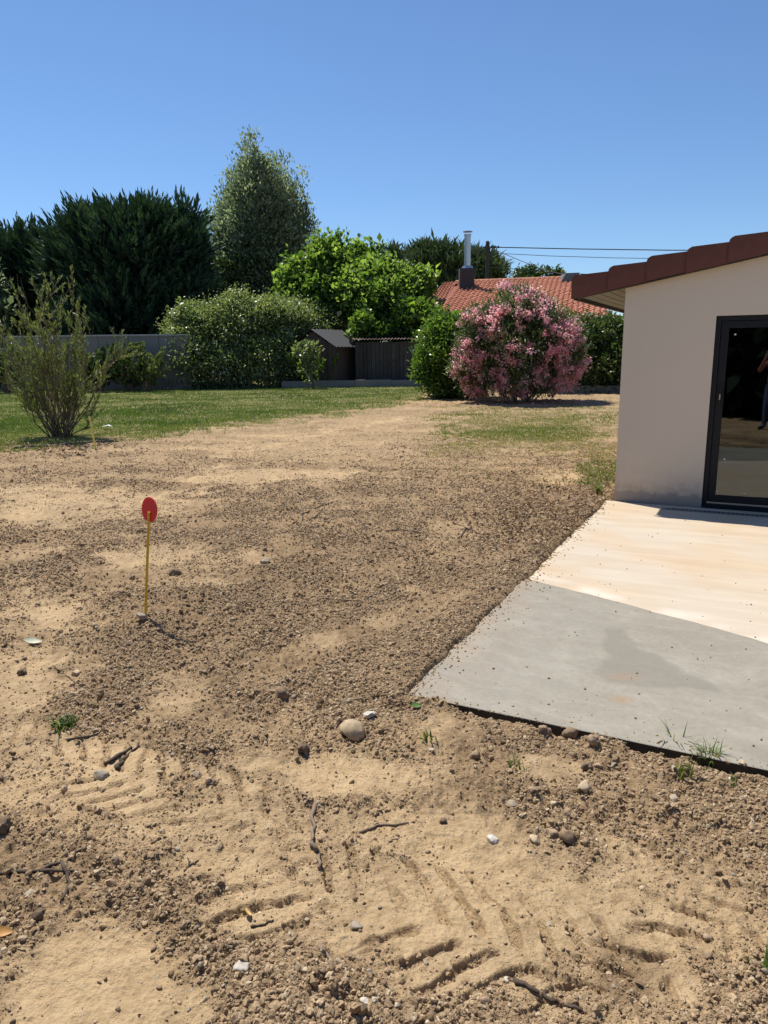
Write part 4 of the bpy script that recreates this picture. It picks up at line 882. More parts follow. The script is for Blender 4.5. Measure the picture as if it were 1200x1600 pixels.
# small left wing
wl = [at(693, 441.5, 51.2), at(716, 441, 51.0), at(708, 468, 47.2), at(672, 467, 47.4)]
for p_ in wl[:2]: p_[2] = RL[2] + 0.02
wl = [p_ - NHo for p_ in wl]
lw = MB(); nr_, ncl = 9, 6
for i in range(nr_):
    for j in range(ncl):
        f0, f1 = i / nr_, (i + 1.15) / nr_
        def bl(fu, fv, z): return (wl[0] * (1 - fu) + wl[1] * fu) * (1 - fv) + (wl[3] * (1 - fu) + wl[2] * fu) * fv + np.array([0, 0, z])
        u0_, u1_ = j / ncl, (j + 1) / ncl; V = []
        for fv, lift in ((f0, 0.0), (f1, 0.04)):
            for q in range(5): V.append(bl(u0_ + (u1_ - u0_) * q / 4, fv, lift + (0, .0, .06, .09, .01)[q]))
        lw.add(V, [(q, q + 1, q + 6, q + 5) for q in range(4)])
lwo = lw.build("wing_roof", terra, nh); lwo["kind"] = "stuff"
g0, g1 = wl[3] - np.array([0.05, 0.05, 0.05]), wl[2] + np.array([0.3, -0.05, -0.05]); MB().tube([g0, g1], 0.07, 8).build("gutter", mat_plain("zinc_gutter", (0.2, 0.19, 0.18), 0.5, 0.2), nh)
MB().box(wl[3][0] + 0.5, wl[2][0] + 1.2, wl[3][1] + 0.5, wl[3][1] + 3.5, -2 + 2, wl[3][2] - 0.05).build("wing_wall", hw, nh)
ch = on_roof(728.5, 449); k_ = ch[1] / F / cP
chb = np.array([ch[0], ch[1], ch[2]]) - NHo; cw = 10.5 * k_
cz = at(728, 420, ch[1])[2]; MB().box(chb[0] - cw, chb[0] + cw, chb[1] - cw, chb[1] + cw, ch[2] - 0.5, cz).build("chimney", mat_plain("dark_chimney", (0.045, 0.038, 0.038), 0.7, 0.25, 8), nh, bevel=0.02)
zt_ = at(730, 366, ch[1])[2]; pr_ = 4.6 * k_; fx = chb[0] + 1.2 * k_
MB().tube([(fx, chb[1], cz - 0.02), (fx, chb[1], cz + 0.16), (fx, chb[1], cz + 0.17), (fx, chb[1], zt_ - 0.12), (fx, chb[1], zt_ - 0.11), (fx, chb[1], zt_)], [pr_ * 1.9, pr_ * 1.6, pr_, pr_, pr_ * 1.12, pr_ * 1.12], 14).build("flue_pipe", steel, nh, smooth=False)
MB().tube([(fx, chb[1], zt_ + 0.13), (fx, chb[1], zt_ + 0.17), (fx, chb[1], zt_ + 0.2)], [pr_ * 1.55, pr_ * 1.5, pr_ * 0.5], 14).tube([(fx - pr_ * .8, chb[1], zt_ - .02), (fx - pr_ * .8, chb[1], zt_ + .14)], 0.015, 4).tube([(fx + pr_ * .8, chb[1], zt_ - .02), (fx + pr_ * .8, chb[1], zt_ + .14)], 0.015, 4).build("flue_cap", steel, nh)
zc = (zt_ + cz) / 2 + 0.2; MB().tube([(fx, chb[1], zc), (fx, chb[1], zc + 0.06)], pr_ * 1.1, 14).build("pipe_collar", steel, nh)
# ------------------------------------------------------------------ utility pole and wires
Yp_ = 78.0; pb = np.array([at(758, 600, Yp_)[0], Yp_, 0]); ptop = at(758.5, 377, Yp_)[2]
polem = mat_plain("dark_pole", (0.055, 0.045, 0.04), 0.85, 0.25, 4); wirem = mat_plain("black_cable", (0.02, 0.02, 0.022), 0.6, 0.1)
up_ = empty("utility_pole", pb); tag(up_, "dark utility pole with a street lamp arm behind the red roof", "pole")
MB().tube([(0, 0, -0.3), (0, 0, ptop)], [0.24, 0.17], 10).build("post", polem, up_)
def rel(px, py, Yd=Yp_): return at(px, py, Yd) - pb
MB().tube([rel(754, 386), rel(780, 386)], 0.07, 6).build("crossarm", polem, up_)
for q in (762, 768, 774, 779): MB().tube([rel(q, 387.5), rel(q, 384)], [0.10, 0.06], 8).build("insulator", polem, up_)
MB().tube([rel(757, 398), rel(748, 396), rel(737, 396)], 0.05, 6).build("lamp_arm", polem, up_)
MB().add([rel(745, 394.8) , rel(734, 395), rel(734, 397), rel(745, 398), *[rel(a, b_) + np.array([0, .35, 0]) for a, b_ in ((745, 394.8), (734, 395), (734, 397), (745, 398))]], [(0, 1, 2, 3), (7, 6, 5, 4), (0, 4, 5, 1), (1, 5, 6, 2), (2, 6, 7, 3), (3, 7, 4, 0)]).build("lamp_head", polem, up_)
def wire(lab, pts, rad=0.035):
    P0 = at(*pts[0]); b_ = MB(); b_.tube([at(*p) - P0 for p in pts], rad, 5); o = b_.build("cable", wirem); o.location = P0; tag(o, lab, "cable", "overhead cables")
wire("thick upper overhead cable running right from the pole", [(760, 386, Yp_), (900, 389, Yp_), (1050, 391, Yp_), (1400, 391, Yp_ - 2)], 0.05)
wire("second overhead cable just below the top one", [(760, 395, Yp_), (860, 400, Yp_), (960, 403, Yp_), (1100, 405, Yp_), (1400, 404, Yp_ - 2)], 0.028)
wire("slanting service cable falling from pole towards the brown roof corner", [(768, 388, Yp_), (815, 408, 66), (852, 422, 58), (893, 432, 52)], 0.03)
wire("low overhead cable crossing above the red roof ridge", [(760, 418, Yp_), (800, 420, Yp_), (860, 426, Yp_), (930, 429, Yp_), (1300, 432, Yp_)], 0.04)
wire("short overhead cable leaving the pole towards the left", [(757, 386, Yp_), (734, 391, 82), (640, 398, 95)], 0.045)
# dormer-like vent at the right end of the ridge
vb = on_roof(889, 441) - NHo; MB().add([vb + uh * -0.5, vb + uh * 0.6, vb + uh * 0.6 + np.array([0, 0, .55]), vb + uh * -0.2 + np.array([0, 0, .55]), *[q + np.array([0, 1.0, 0]) for q in (vb + uh * -0.5, vb + uh * 0.6, vb + uh * 0.6 + np.array([0, 0, .55]), vb + uh * -0.2 + np.array([0, 0, .55]))]],
    [(0, 1, 2, 3), (7, 6, 5, 4), (0, 4, 5, 1), (1, 5, 6, 2), (2, 6, 7, 3), (3, 7, 4, 0)]).build("roof_vent", mat_plain("slate_grey", (0.12, 0.13, 0.14), 0.6), nh)

# ------------------------------------------------------------------ marker stakes, plank
yel = mat_plain("yellow_paint", (0.68, 0.45, 0.03), 0.5, 0.1); redm = mat_leaf("red_plastic", [(0.0, (0.84, 0.085, 0.08)), (1.0, (0.84, 0.085, 0.08))], 0.5, 0.5, (1, 1, 1)); yel2 = mat_plain("pale_yellow_paint", (0.68, 0.62, 0.15), 0.5, 0.1)
sp = on_ground(224, 962); mk = empty("marker_stake", sp); tag(mk, "thin yellow marker stake with a red disc standing in the bare soil", "stake")
hd = 0.0; dtop = at(233, 800, sp[1]) - sp
MB().tube([(0, 0, -0.12), dtop * 0.5 + np.array([0.006, 0, 0]), dtop], 0.0085, 8).build("rod", yel, mk)
ringp = []; rad = 0.0775
for q in range(40): ringp.append((rad * math.cos(q * math.pi / 20), rad * math.sin(q * math.pi / 20)))
dsk = MB().prism(ringp, -0.003, 0.003).build("disc", redm, mk, bevel=0.001); dsk.location = at(232.5, 797, sp[1]) - sp + np.array([0, 0.014, 0]); dsk.rotation_euler = (math.radians(-6), 0, math.radians(-38))
s2 = on_ground(150, 702); m2 = empty("marker_stake", s2); tag(m2, "thin bare yellow stake leaning beside the olive-leaved shrub", "stake")
MB().tube([(0, 0, -0.1), at(140, 651, s2[1]) - s2], 0.017, 6).build("rod", yel2, m2)
greyw = woodm("grey_board", (0.12, 0.10, 0.08), (0.22, 0.19, 0.155))
p0, p1 = on_ground(22, 701), on_ground(178, 691); dd = p1 - p0
pl = MB().box(0, float(np.linalg.norm(dd[:2])), -0.025, 0.025, -0.08, 0.035).build("edging_board", greyw, None, bevel=0.006); pl.location = p0; pl.rotation_euler = (0, 0, math.atan2(dd[1], dd[0])); tag(pl, "grey wooden edging board lying in front of the olive-leaved shrub", "board")

# ------------------------------------------------------------------ stones, clods, gravel
def ico(sub):
    bm = bmesh.new(); bmesh.ops.create_icosphere(bm, subdivisions=sub, radius=1.0); V = np.array([v.co[:] for v in bm.verts]); Fc = np.array([[v.index for v in f.verts] for f in bm.faces]); bm.free(); return V, Fc
I1 = ico(1); I2 = ico(2); I3 = ico(3)
OCT = (np.array([(1, 0, 0), (-1, 0, 0), (0, 1, 0), (0, -1, 0), (0, 0, 1), (0, 0, -1.0)]), np.array([(0, 2, 4), (2, 1, 4), (1, 3, 4), (3, 0, 4), (2, 0, 5), (1, 2, 5), (3, 1, 5), (0, 3, 5)]))
def crumb_points(n, rmin, rmax, smin_k, cap, pw):
    P = []; tot = 0
    while tot < n:
        m = n; r = np.exp(rng.uniform(math.log(rmin), math.log(rmax), m)); a = np.radians(rng.uniform(-35, 35, m)); x, y = r * np.sin(a), r * np.cos(a)
        pk, damp, grass, wob = fields(x, y); s, t = house_st(x, y)
        dens = ((1 - pk) ** 1.5 * 0.95 + 0.05) * (1 - grass) * np.clip(0.55 + 0.8 * fbm(x * 1.7, y * 1.7, 4, 88), 0.08, 1) * sstep(19, 7, r)
        on_slab = (s > -0.02) & (t < 5.5) & (t > -9)
        dens = np.where(on_slab, 0.0012 + 0.12 * np.exp(-np.maximum(s, 0) / 0.05) + 0.05 * np.exp(-np.maximum(5.5 - t, 0) / 0.05), dens) * np.where((t < 0) & (s > 0), 0, 1)
        k = rng.random(m) < dens; P.append(np.stack([x[k], y[k], pk[k]], 1)); tot += k.sum()
    P = np.concatenate(P)[:n]; r = np.hypot(P[:, 0], P[:, 1]); s, t = house_st(P[:, 0], P[:, 1])
    sz = np.minimum((smin_k * r + 0.0008) * (1 - rng.random(n)) ** (-1 / pw), cap) * (1 - 0.35 * P[:, 2])
    on_slab = (s > -0.02) & (t < 5.5); sz = np.where(on_slab, np.minimum(sz, 0.006), sz)
    z = np.where(on_slab, np.where(t > np.interp(s, FAR_S, FAR_T), 0.014, 0.0), height(P[:, 0], P[:, 1])) + sz * rng.uniform(-0.25, 0.4, n)
    return np.stack([P[:, 0], P[:, 1], z], 1), sz
def crumb_stuff(name, lab, n, rmin, rmax, smin_k, cap, pw):
    P, sz = crumb_points(n, rmin, rmax, smin_k, cap, pw)
    me = bpy.data.meshes.new(name); me.vertices.add(n); me.vertices.foreach_set("co", P.astype(np.float32).ravel())
    sc = (sz[:, None] * (1 + 0.3 * rng.normal(size=(n, 3))).clip(0.5, 1.6) * np.array([1, 1, 0.8])).astype(np.float32); ro = (rng.random((n, 3)) * np.array([1.0, 1.0, 6.28])).astype(np.float32)
    for nm, v in (("scl", sc), ("rot", ro)):
        a = me.attributes.new(nm, 'FLOAT_VECTOR', 'POINT'); a.data.foreach_set("vector", v.ravel())
    me.update(); o = link(bpy.data.objects.new(name, me)); tag(o, lab, None, None, "stuff")
    g = bpy.data.node_groups.new(name, 'GeometryNodeTree'); g.interface.new_socket("Geometry", in_out='INPUT', socket_type='NodeSocketGeometry'); g.interface.new_socket("Geometry", in_out='OUTPUT', socket_type='NodeSocketGeometry')
    nd = g.nodes.new; gi, go = nd("NodeGroupInput"), nd("NodeGroupOutput"); jn_ = nd("GeometryNodeJoinGeometry")
    for k in range(5):
        ic = nd("GeometryNodeMeshIcoSphere"); ic.inputs["Radius"].default_value = 1.0; ic.inputs["Subdivisions"].default_value = 1 if k < 3 else 2
        sp_ = nd("GeometryNodeSetPosition"); rv = nd("FunctionNodeRandomValue"); rv.data_type = 'FLOAT_VECTOR'; a_ = 0.34 if k < 3 else 0.2
        rv.inputs[0].default_value = (-a_,) * 3; rv.inputs[1].default_value = (a_,) * 3; rv.inputs["Seed"].default_value = 3 + k
        sm = nd("GeometryNodeSetMaterial"); sm.inputs["Material"].default_value = clod_rand; gi2 = nd("GeometryNodeGeometryToInstance")
        g.links.new(ic.outputs["Mesh"], sp_.inputs["Geometry"]); g.links.new(rv.outputs[0], sp_.inputs["Offset"]); g.links.new(sp_.outputs[0], sm.inputs["Geometry"]); g.links.new(sm.outputs[0], gi2.inputs[0]); g.links.new(gi2.outputs[0], jn_.inputs[0])
    ip = nd("GeometryNodeInstanceOnPoints"); ip.inputs["Pick Instance"].default_value = True; ri = nd("FunctionNodeRandomValue"); ri.data_type = 'INT'
    [q for q in ri.inputs if q.name == "Max" and q.type == 'INT'][0].default_value = 4; [q for q in ri.inputs if q.name == "Min" and q.type == 'INT'][0].default_value = 0
    na = nd("GeometryNodeInputNamedAttribute"); na.data_type = 'FLOAT_VECTOR'; na.inputs[0].default_value = "scl"; nb = nd("GeometryNodeInputNamedAttribute"); nb.data_type = 'FLOAT_VECTOR'; nb.inputs[0].default_value = "rot"
    g.links.new(gi.outputs[0], ip.inputs["Points"]); g.links.new(jn_.outputs[0], ip.inputs["Instance"]); g.links.new([q for q in ri.outputs if q.type == 'INT'][0], ip.inputs["Instance Index"])
    g.links.new(na.outputs[0], ip.inputs["Scale"]); g.links.new(nb.outputs[0], ip.inputs["Rotation"]); g.links.new(ip.outputs[0], go.inputs[0])
    md = o.modifiers.new("scatter", 'NODES'); md.node_group = g; me.materials.append(clod_rand); return o
clod_rand = make_clod("clod_mix", 'rand')
crumb_stuff("soil_crumbs", "fine soil crumbs and grit scattered over the loose earth", 250000, 1.45, 18.0, 0.0005, 0.0095, 2.1)
crumb_stuff("gravel", "small clods and pebbles scattered over the loose earth", 5000, 1.45, 15.0, 0.0014, 0.016, 2.2)
CM = {k: make_clod("stone_" + k, k) for k in ('clod', 'pale', 'dark', 'grey', 'white', 'tan')}
def stone_mesh(name, seed, rough_, sub, flat):
    r2 = np.random.default_rng(seed); V, Fc = sub; nv = len(V); d = np.zeros(nv)
    for k in range(7):
        ax = nrm(r2.normal(size=3)); off = r2.random() * 6.28; d += 0.8 * rough_ * np.sin((V @ ax) * (1.5 + k * 0.9) + off) / (1 + 0.45 * k)
    d += r2.normal(size=nv) * rough_ * 0.55
    for k in range(int(8 if rough_ > 0.1 else 2)):          # chipped faces
        ax = nrm(r2.normal(size=3)); lim = 0.5 + 0.3 * r2.random(); pj = V @ ax; V = np.where((pj > lim)[:, None], V - (pj - lim)[:, None] * ax, V)
    V = V * (1 + d)[:, None] * np.array([1, 0.8 + 0.25 * r2.random(), flat]); return V, Fc
SM = {}
def stone_data(kind, var, fine=False):
    key = (kind, var, fine)
    if key not in SM:
        rg, fl = {'clod': (0.20, 0.8), 'dark': (0.2, 0.75), 'pale': (0.12, 0.6), 'grey': (0.12, 0.6), 'white': (0.16, 0.45), 'tan': (0.06, 0.72)}[kind]
        V, Fc = stone_mesh(kind, 10 * var + len(kind) * 7 + ord(kind[0]), rg, I3 if fine else I2, fl); SM[key] = np_mesh(kind, V, Fc, None, kind == 'tan'); SM[key].materials.append(CM[kind])
    return SM[key]
def put_stone(px, py, spx, kind, name, lab, group, var=None, sink=0.4, p=None):
    p = on_ground(px, py) if p is None else p
    dist = math.hypot(p[0], p[1]); rad_ = 0.5 * spx / F * math.hypot(dist, H)
    o = bpy.data.objects.new(name, stone_data(kind, int(rng.integers(0, 5)) if var is None else var, lab and 'scattered' not in lab)); link(o)
    o.location = (p[0], p[1], p[2] + rad_ * 0.55 * (1 - sink)); q = rad_ * (0.85 + 0.3 * rng.random()); o.scale = (q, q * (0.85 + 0.3 * rng.random()), q); o.rotation_euler = (0.12 * rng.normal(), 0.12 * rng.normal(), rng.random() * 6.28)
    tag(o, lab, "stone" if name == "stone" else "clod", group); return o
NAMED = [(550, 1148, 36, 'tan', "stone", "large smooth rounded tan stone in the middle foreground"), (440, 1090, 28, 'clod', "soil_clod", "big brown clod above and left of the rounded tan stone"),
    (473, 1172, 24, 'dark', "soil_clod", "blocky dark clod left of the rounded tan stone"), (576, 1122, 27, 'white', "stone", "flat white stone chip behind the rounded tan stone"),
    (413, 880, 18, 'grey', "stone", "grey-tan stone right of the red disc stake"), (118, 1054, 15, 'pale', "stone", "pale pebble on the packed patch at the left"), (35, 1052, 14, 'dark', "soil_clod", "dark clod at the left edge of the packed patch"),
    (62, 1432, 26, 'dark', "soil_clod", "dark angular clod below the fallen branch at left"), (48, 1398, 15, 'grey', "stone", "grey stone between fallen branch and dark clod"), (7, 1296, 32, 'dark', "soil_clod", "dark clod cut by the left edge of the picture"),
    (150, 1364, 11, 'pale', "stone", "small pale pebble right of the fallen branch"), (225, 1444, 13, 'pale', "stone", "pale pebble right of the dark angular clod"), (381, 1513, 22, 'white', "stone", "angular whitish stone near the bottom centre"),
    (556, 1449, 17, 'grey', "stone", "grey pebble in the tyre-marked soil"), (478, 1517, 10, 'pale', "stone", "small pale pebble right of the angular whitish stone"), (570, 1568, 15, 'white', "stone", "white oval pebble at the bottom centre"),
    (917, 1201, 20, 'dark', "soil_clod", "round dark clod in front of the grey slab"), (744, 1183, 22, 'clod', "soil_clod", "brown clod right of the rounded tan stone"), (913, 1232, 22, 'pale', "stone", "tan flattish stone below the round dark clod"),
    (888, 1316, 28, 'clod', "soil_clod", "largest clod in the row above the tyre marks"), (916, 1319, 18, 'clod', "soil_clod", "clod at the right end of the row above the tyre marks"), (836, 1314, 19, 'pale', "stone", "pinkish pale stone at the left end of the row above the tyre marks"),
    (770, 1313, 15, 'white', "stone", "small white stone left of the clod row above the tyre marks"), (799, 1259, 14, 'grey', "stone", "grey pebble in the loose soil above the clod row"), (866, 1309, 18, 'clod', "soil_clod", "clod in the middle of the row above the tyre marks"),
    (272, 899, 18, 'dark', "soil_clod", "dark stone right of the red disc stake rod"), (288, 936, 16, 'dark', "soil_clod", "small dark clod right of the foot of the red disc stake"), (222, 966, 16, 'grey', "stone", "grey stone at the foot of the red disc stake"),
    (208, 905, 13, 'clod', "soil_clod", "round clod left of the red disc stake rod"), (157, 1214, 22, 'grey', "stone", "grey angular stone by the dark bark piece"), (1148, 1196, 26, 'clod', "soil_clod", "tan clod against the slab edge right of the grass tuft"),
    (1088, 1182, 26, 'clod', "soil_clod", "clod against the slab edge beside the grass tuft"), (705, 1106, 30, 'clod', "soil_clod", "clod at the near left corner of the grey slab"), (733, 1114, 22, 'clod', "soil_clod", "second clod along the slab edge from its left corner"),
    (762, 1122, 28, 'clod', "soil_clod", "third clod along the slab edge from its left corner"), (893, 1152, 27, 'clod', "soil_clod", "large clod halfway along the grey slab edge"), (925, 1160, 20, 'clod', "soil_clod", "small clod halfway along the grey slab edge"),
    (850, 1146, 22, 'clod', "soil_clod", "clod against the slab edge left of its middle"), (308, 1213, 14, 'grey', "stone", "grey pebble in the packed soil at left"), (328, 1224, 16, 'clod', "soil_clod", "brown clod beside the grey pebble at left"),
    (1160, 1193, 10, 'pale', "stone", "small pale pebble lying on the grey slab corner")]
for (x, y, s_, k, nm, lab) in NAMED:
    P_ = None
    if 'lying on the grey slab' in lab: P_ = gp(x, y, 0.013)
    o = put_stone(x, y, s_, k, nm, lab, None, p=P_)
cnt = 0
while cnt < 250:
    px_ = rng.uniform(0, 1200); py_ = 1600 - 830 * rng.random() ** 1.4; q = gp(px_, py_); f_ = fields(q[:1], q[1:2]); s, t = house_st(q[0], q[1])
    if (s > -0.05 and t < 5.54) or rng.random() > (1 - f_[0][0]) * 0.9 + 0.12 or f_[2][0] > 0.3: continue
    cnt += 1; u = rng.random(); kind = 'clod' if u < 0.6 else 'dark' if u < 0.68 else 'grey' if u < 0.8 else 'pale' if u < 0.985 else 'white'
    nm = "soil_clod" if kind in ('clod', 'dark') else "stone"
    sz = (5.5 + 6.5 * rng.random() ** 2.4) * (0.8 if nm == "stone" else 1.0) * np.interp(py_, [770, 1000, 1600], [0.65, 1.0, 1.15])
    put_stone(px_, py_, sz, kind, nm, "small brown clod scattered on the bare soil" if nm == "soil_clod" else "small loose pebble scattered on the bare soil", "small clods on the soil" if nm == "soil_clod" else "pebbles on the soil", sink=0.6)

# ------------------------------------------------------------------ sticks, leaves, weeds
stickm = mat_plain("dry_stick", (0.24, 0.175, 0.12), 0.9, 0.35, 40, bmp=0.5, bscale=120); darkstick = mat_plain("dark_root", (0.085, 0.06, 0.042), 0.9, 0.3, 40, bmp=0.5)
def stick(lab, paths, rad, mat=None, lift=0.6):
    P0 = on_ground(*paths[0][0]); b_ = MB()
    for path in paths:
        pts = [];
        for i in range(len(path) - 1):
            for u in np.linspace(0, 1, 5)[:-1 if i < len(path) - 2 else None]: pts.append(np.array(path[i]) * (1 - u) + np.array(path[i + 1]) * u)
        W = [on_ground(*q) for q in pts]; W = [q + np.array([rng.normal() * rad * .5, rng.normal() * rad * .5, rad * lift + abs(rng.normal()) * rad * 0.4]) - P0 for q in W]
        b_.tube(W, list(np.linspace(rad, rad * 0.55, len(W)) * (0.85 + 0.3 * rng.random(len(W)))), 6)
    o = b_.build("stick", mat or stickm, None, smooth=True); o.location = P0; tag(o, lab, "stick"); return o
stick("straight grey stick lying upright in the centre foreground", [[(493, 1256), (489, 1285), (487, 1318)]], 0.0095)
stick("short bent stick end below the straight grey stick", [[(488, 1318), (497, 1335), (499, 1360)]], 0.010)
stick("forked dark branch lying at the left edge", [[(-5, 1368), (60, 1362), (98, 1350), (128, 1330)], [(62, 1362), (135, 1364)], [(98, 1350), (110, 1382), (96, 1412)]], 0.0065, darkstick)
stick("long dark root lying near the bottom right", [[(803, 1533), (835, 1552), (870, 1568), (908, 1583)]], 0.007, darkstick)
stick("thin pale twig right of the straight stick", [[(560, 1303), (590, 1292), (640, 1287)]], 0.006)
stick("dark splintered stick at the left above the grey stone", [[(180, 1204), (196, 1186), (216, 1165)], [(165, 1197), (205, 1172)]], 0.010, darkstick)
stick("thin twig on the packed patch at left", [[(82, 1042), (100, 1053), (116, 1066)]], 0.004, darkstick)
stick("short dark twig above the splintered stick", [[(164, 1107), (185, 1101), (206, 1105)]], 0.006, darkstick)
stick("dark twig crossing soil above the splintered stick", [[(105, 1157), (140, 1152), (168, 1142)]], 0.006, darkstick)
stick("small dark twig beside the yellow leaf", [[(392, 1449), (412, 1446), (428, 1439)]], 0.004, darkstick)
stick("pale curved root in dark soil at bottom centre", [[(500, 1483), (515, 1497), (524, 1518)]], 0.006)
stick("tiny branched twig in the packed soil at left centre", [[(287, 1362), (296, 1352), (310, 1345)], [(296, 1352), (293, 1341)]], 0.0028, darkstick)
stick("brush of dry twigs in the middle of the plot", [[(470, 805), (500, 792), (528, 783)], [(485, 770), (500, 785), (512, 800)], [(465, 770), (478, 776)], [(472, 815), (474, 795)], [(490, 812), (505, 795)]], 0.008, darkstick)
stick("long thin stick on the soil in mid distance", [[(588, 832), (625, 829), (662, 833)]], 0.009, darkstick)
stick("dry twigs on the soil left of the pale terrace", [[(708, 818), (740, 830), (765, 848)], [(735, 815), (720, 840)], [(560, 812), (575, 830)]], 0.008, darkstick)
stick("short dark twig at the edge of the pale terrace", [[(832, 850), (845, 862), (852, 872)], [(840, 872), (850, 866)]], 0.007, darkstick)
stick("thin pale twig on soil left of the grey slab", [[(500, 935), (560, 940), (595, 925)]], 0.006)
def flat_leaf(px, py, L, col, lab, rz, tilt=0.35):
    p = on_ground(px, py); b_ = MB(); V = []; n = 7
    for i in range(n + 1):
        u = i / n; wd = 0.24 * L * math.sin(math.pi * u ** 0.8) + 0.002; x = L * (u - 0.5); z = 0.12 * L * (2 * u - 1) ** 2
        V += [(x, -wd, z + wd * 0.5), (x, 0, z), (x, wd, z + wd * 0.5)]
    Fs = []
    for i in range(n): a = 3 * i; Fs += [(a, a + 1, a + 4, a + 3), (a + 1, a + 2, a + 5, a + 4)]
    b_.add(V, Fs); o = b_.build("fallen_leaf", mat_plain("leaf_" + lab.split()[0], col, 0.6, 0.2, 40), None, smooth=True); o.location = (p[0], p[1], p[2] + 0.012); o.rotation_euler = (tilt, 0.2, rz); tag(o, lab, "leaf", "single fallen leaves")
flat_leaf(385, 1432, 0.05, (0.62, 0.42, 0.14), "yellow fallen leaf standing out in the left centre foreground", 2.0, 0.8)
flat_leaf(4, 1463, 0.06, (0.45, 0.22, 0.05), "orange-brown fallen leaf cut by the left picture edge", 0.2)
flat_leaf(52, 1006, 0.10, (0.55, 0.56, 0.42), "pale green-white fallen leaf at the left beyond the packed patch", 0.3)
flat_leaf(650, 1107, 0.07, (0.10, 0.20, 0.04), "fresh green leaf by the near left slab corner", 0.7)
def tuft(lab, px, py, n, L, spread, dry=0.5, name="grass_tuft", base=None):
    p = on_ground(px, py) if base is None else base; e = empty(name, p); tag(e, lab, "grass"); V = []; Fq = []; T = []
    for k in range(n):
        a = rng.random() * 6.28; ln = L * (0.5 + 0.7 * rng.random()); lean = spread * (0.3 + 0.8 * rng.random()); wd = 0.0035 + 0.002 * rng.random(); q = np.array([0.02 * rng.normal(), 0.02 * rng.normal(), -0.01]); d = np.array([math.cos(a), math.sin(a), 0]); sd = np.array([-d[1], d[0], 0])
        b0_ = len(V); S = 5; tcol = np.clip(dry + 0.25 * rng.normal(), 0, 1)
        for i in range(S + 1):
            u = i / S; c = q + d * lean * ln * u ** 1.8 + np.array([0, 0, ln * (u - 0.55 * lean * u ** 2.4)]); ww = wd * (1 - u ** 1.5) + 0.0003; V += [c - sd * ww, c + sd * ww]; T += [tcol, tcol]
        for i in range(S): Fq.append((b0_ + 2 * i, b0_ + 2 * i + 1, b0_ + 2 * i + 3, b0_ + 2 * i + 2))
    np_obj("blades", np.array(V), np.array(Fq), L_GRS, e, {"tint": np.array(T)})["kind"] = "stuff"; return e
tuft("bushy green grass tuft growing at the grey slab edge", 1104, 1196, 75, 0.13, 0.7, 0.4); tuft("tall sparse grass blades left of the bushy tuft at the slab edge", 1056, 1186, 16, 0.2, 0.65, 0.5)
tuft("thin grass sprout below the tall blades by the slab", 1068, 1215, 16, 0.10, 0.5, 0.4); tuft("wispy green sprout in the soil before the slab", 805, 1199, 18, 0.06, 0.6, 0.4); tuft("small sprout right of the bushy tuft", 1146, 1226, 14, 0.06, 0.6, 0.5)
tuft("dry dark weed tuft at the left in the soil", 100, 1132, 40, 0.07, 0.9, 0.1); tuft("faint green sprout near the slab's near left corner", 665, 1152, 18, 0.06, 0.8, 0.5); tuft("green weed at the right edge near the bottom", 1198, 1516, 20, 0.07, 0.8, 0.3)
tuft("green weed tuft at the foot of the house corner", 935, 772, 60, 0.22, 0.8, 0.35)

# ------------------------------------------------------------------ lawn, litter
def grass_field(n, box, dens_fun, hmin, hmax, name, lab, dry):
    P = []; tot = 0
    while tot < n:
        m = n * 2; pxs = rng.uniform(box[0], box[1], m); u = rng.random(m); y = 1 / (1 / box[3] + (1 / box[2] - 1 / box[3]) * u ** 1.25); x = (pxs - 600) / F * y
        f_ = fields(x, y); k = rng.random(m) < dens_fun(f_, x, y); P.append(np.stack([x[k], y[k]], 1)); tot += k.sum()
    P = np.concatenate(P)[:n]; z = height(P[:, 0], P[:, 1]); P3 = np.column_stack([P, z - 0.005])
    patch = fbm(P[:, 0] * 0.35, P[:, 1] * 0.35, 3, 19); hgt_ = (hmin + (hmax - hmin) * rng.random(n)) * (1 + 0.5 * patch).clip(0.5, 1.6)
    D = nrm(np.column_stack([0.55 * rng.normal(size=n), 0.55 * rng.normal(size=n), np.ones(n)])); wd = 0.008 + 0.0007 * P[:, 1]
    tt = np.clip(dry(P) - 0.28 * patch + 0.15 * rng.normal(size=n), 0, 1)
    S = nrm(np.cross(D, rdir(n))); V = np.stack([P3 - S * wd[:, None] * .5, P3 + S * wd[:, None] * .5, P3 + D * hgt_[:, None]], 1).reshape(-1, 3)
    o = np_obj(name, V, np.arange(3 * n).reshape(-1, 3), L_GRS, None, {"tint": np.repeat(tt, 3)}); tag(o, lab, None, None, "stuff")
def pyof(P): return to_px(np.column_stack([P, P[:, 0] * 0]))
def lawn_dry(P):
    px, py = pyof(P); return 0.36 + 0.36 * sstep(-28, 4, py - np.interp(px, LAWN_X, LAWN_Y))
grass_field(130000, (-260, 700, 12.5, 40), lambda f_, x, y: np.where(x < 3.0, f_[2] ** 1.3, 0), 0.03, 0.085, "lawn_grass", "worn green lawn between the bare soil and the garden wall", lawn_dry)
grass_field(26000, (640, 1000, 9.2, 30), lambda f_, x, y: np.where((px2 := pyof(np.column_stack([x, y]))[0]) > 650, np.clip(f_[2], 0.02, 1) ** 1.2, 0), 0.02, 0.06, "sparse_grass", "thin half-dry grass on the ground left of the house", lambda P: 0.8 + 0 * P[:, 0])
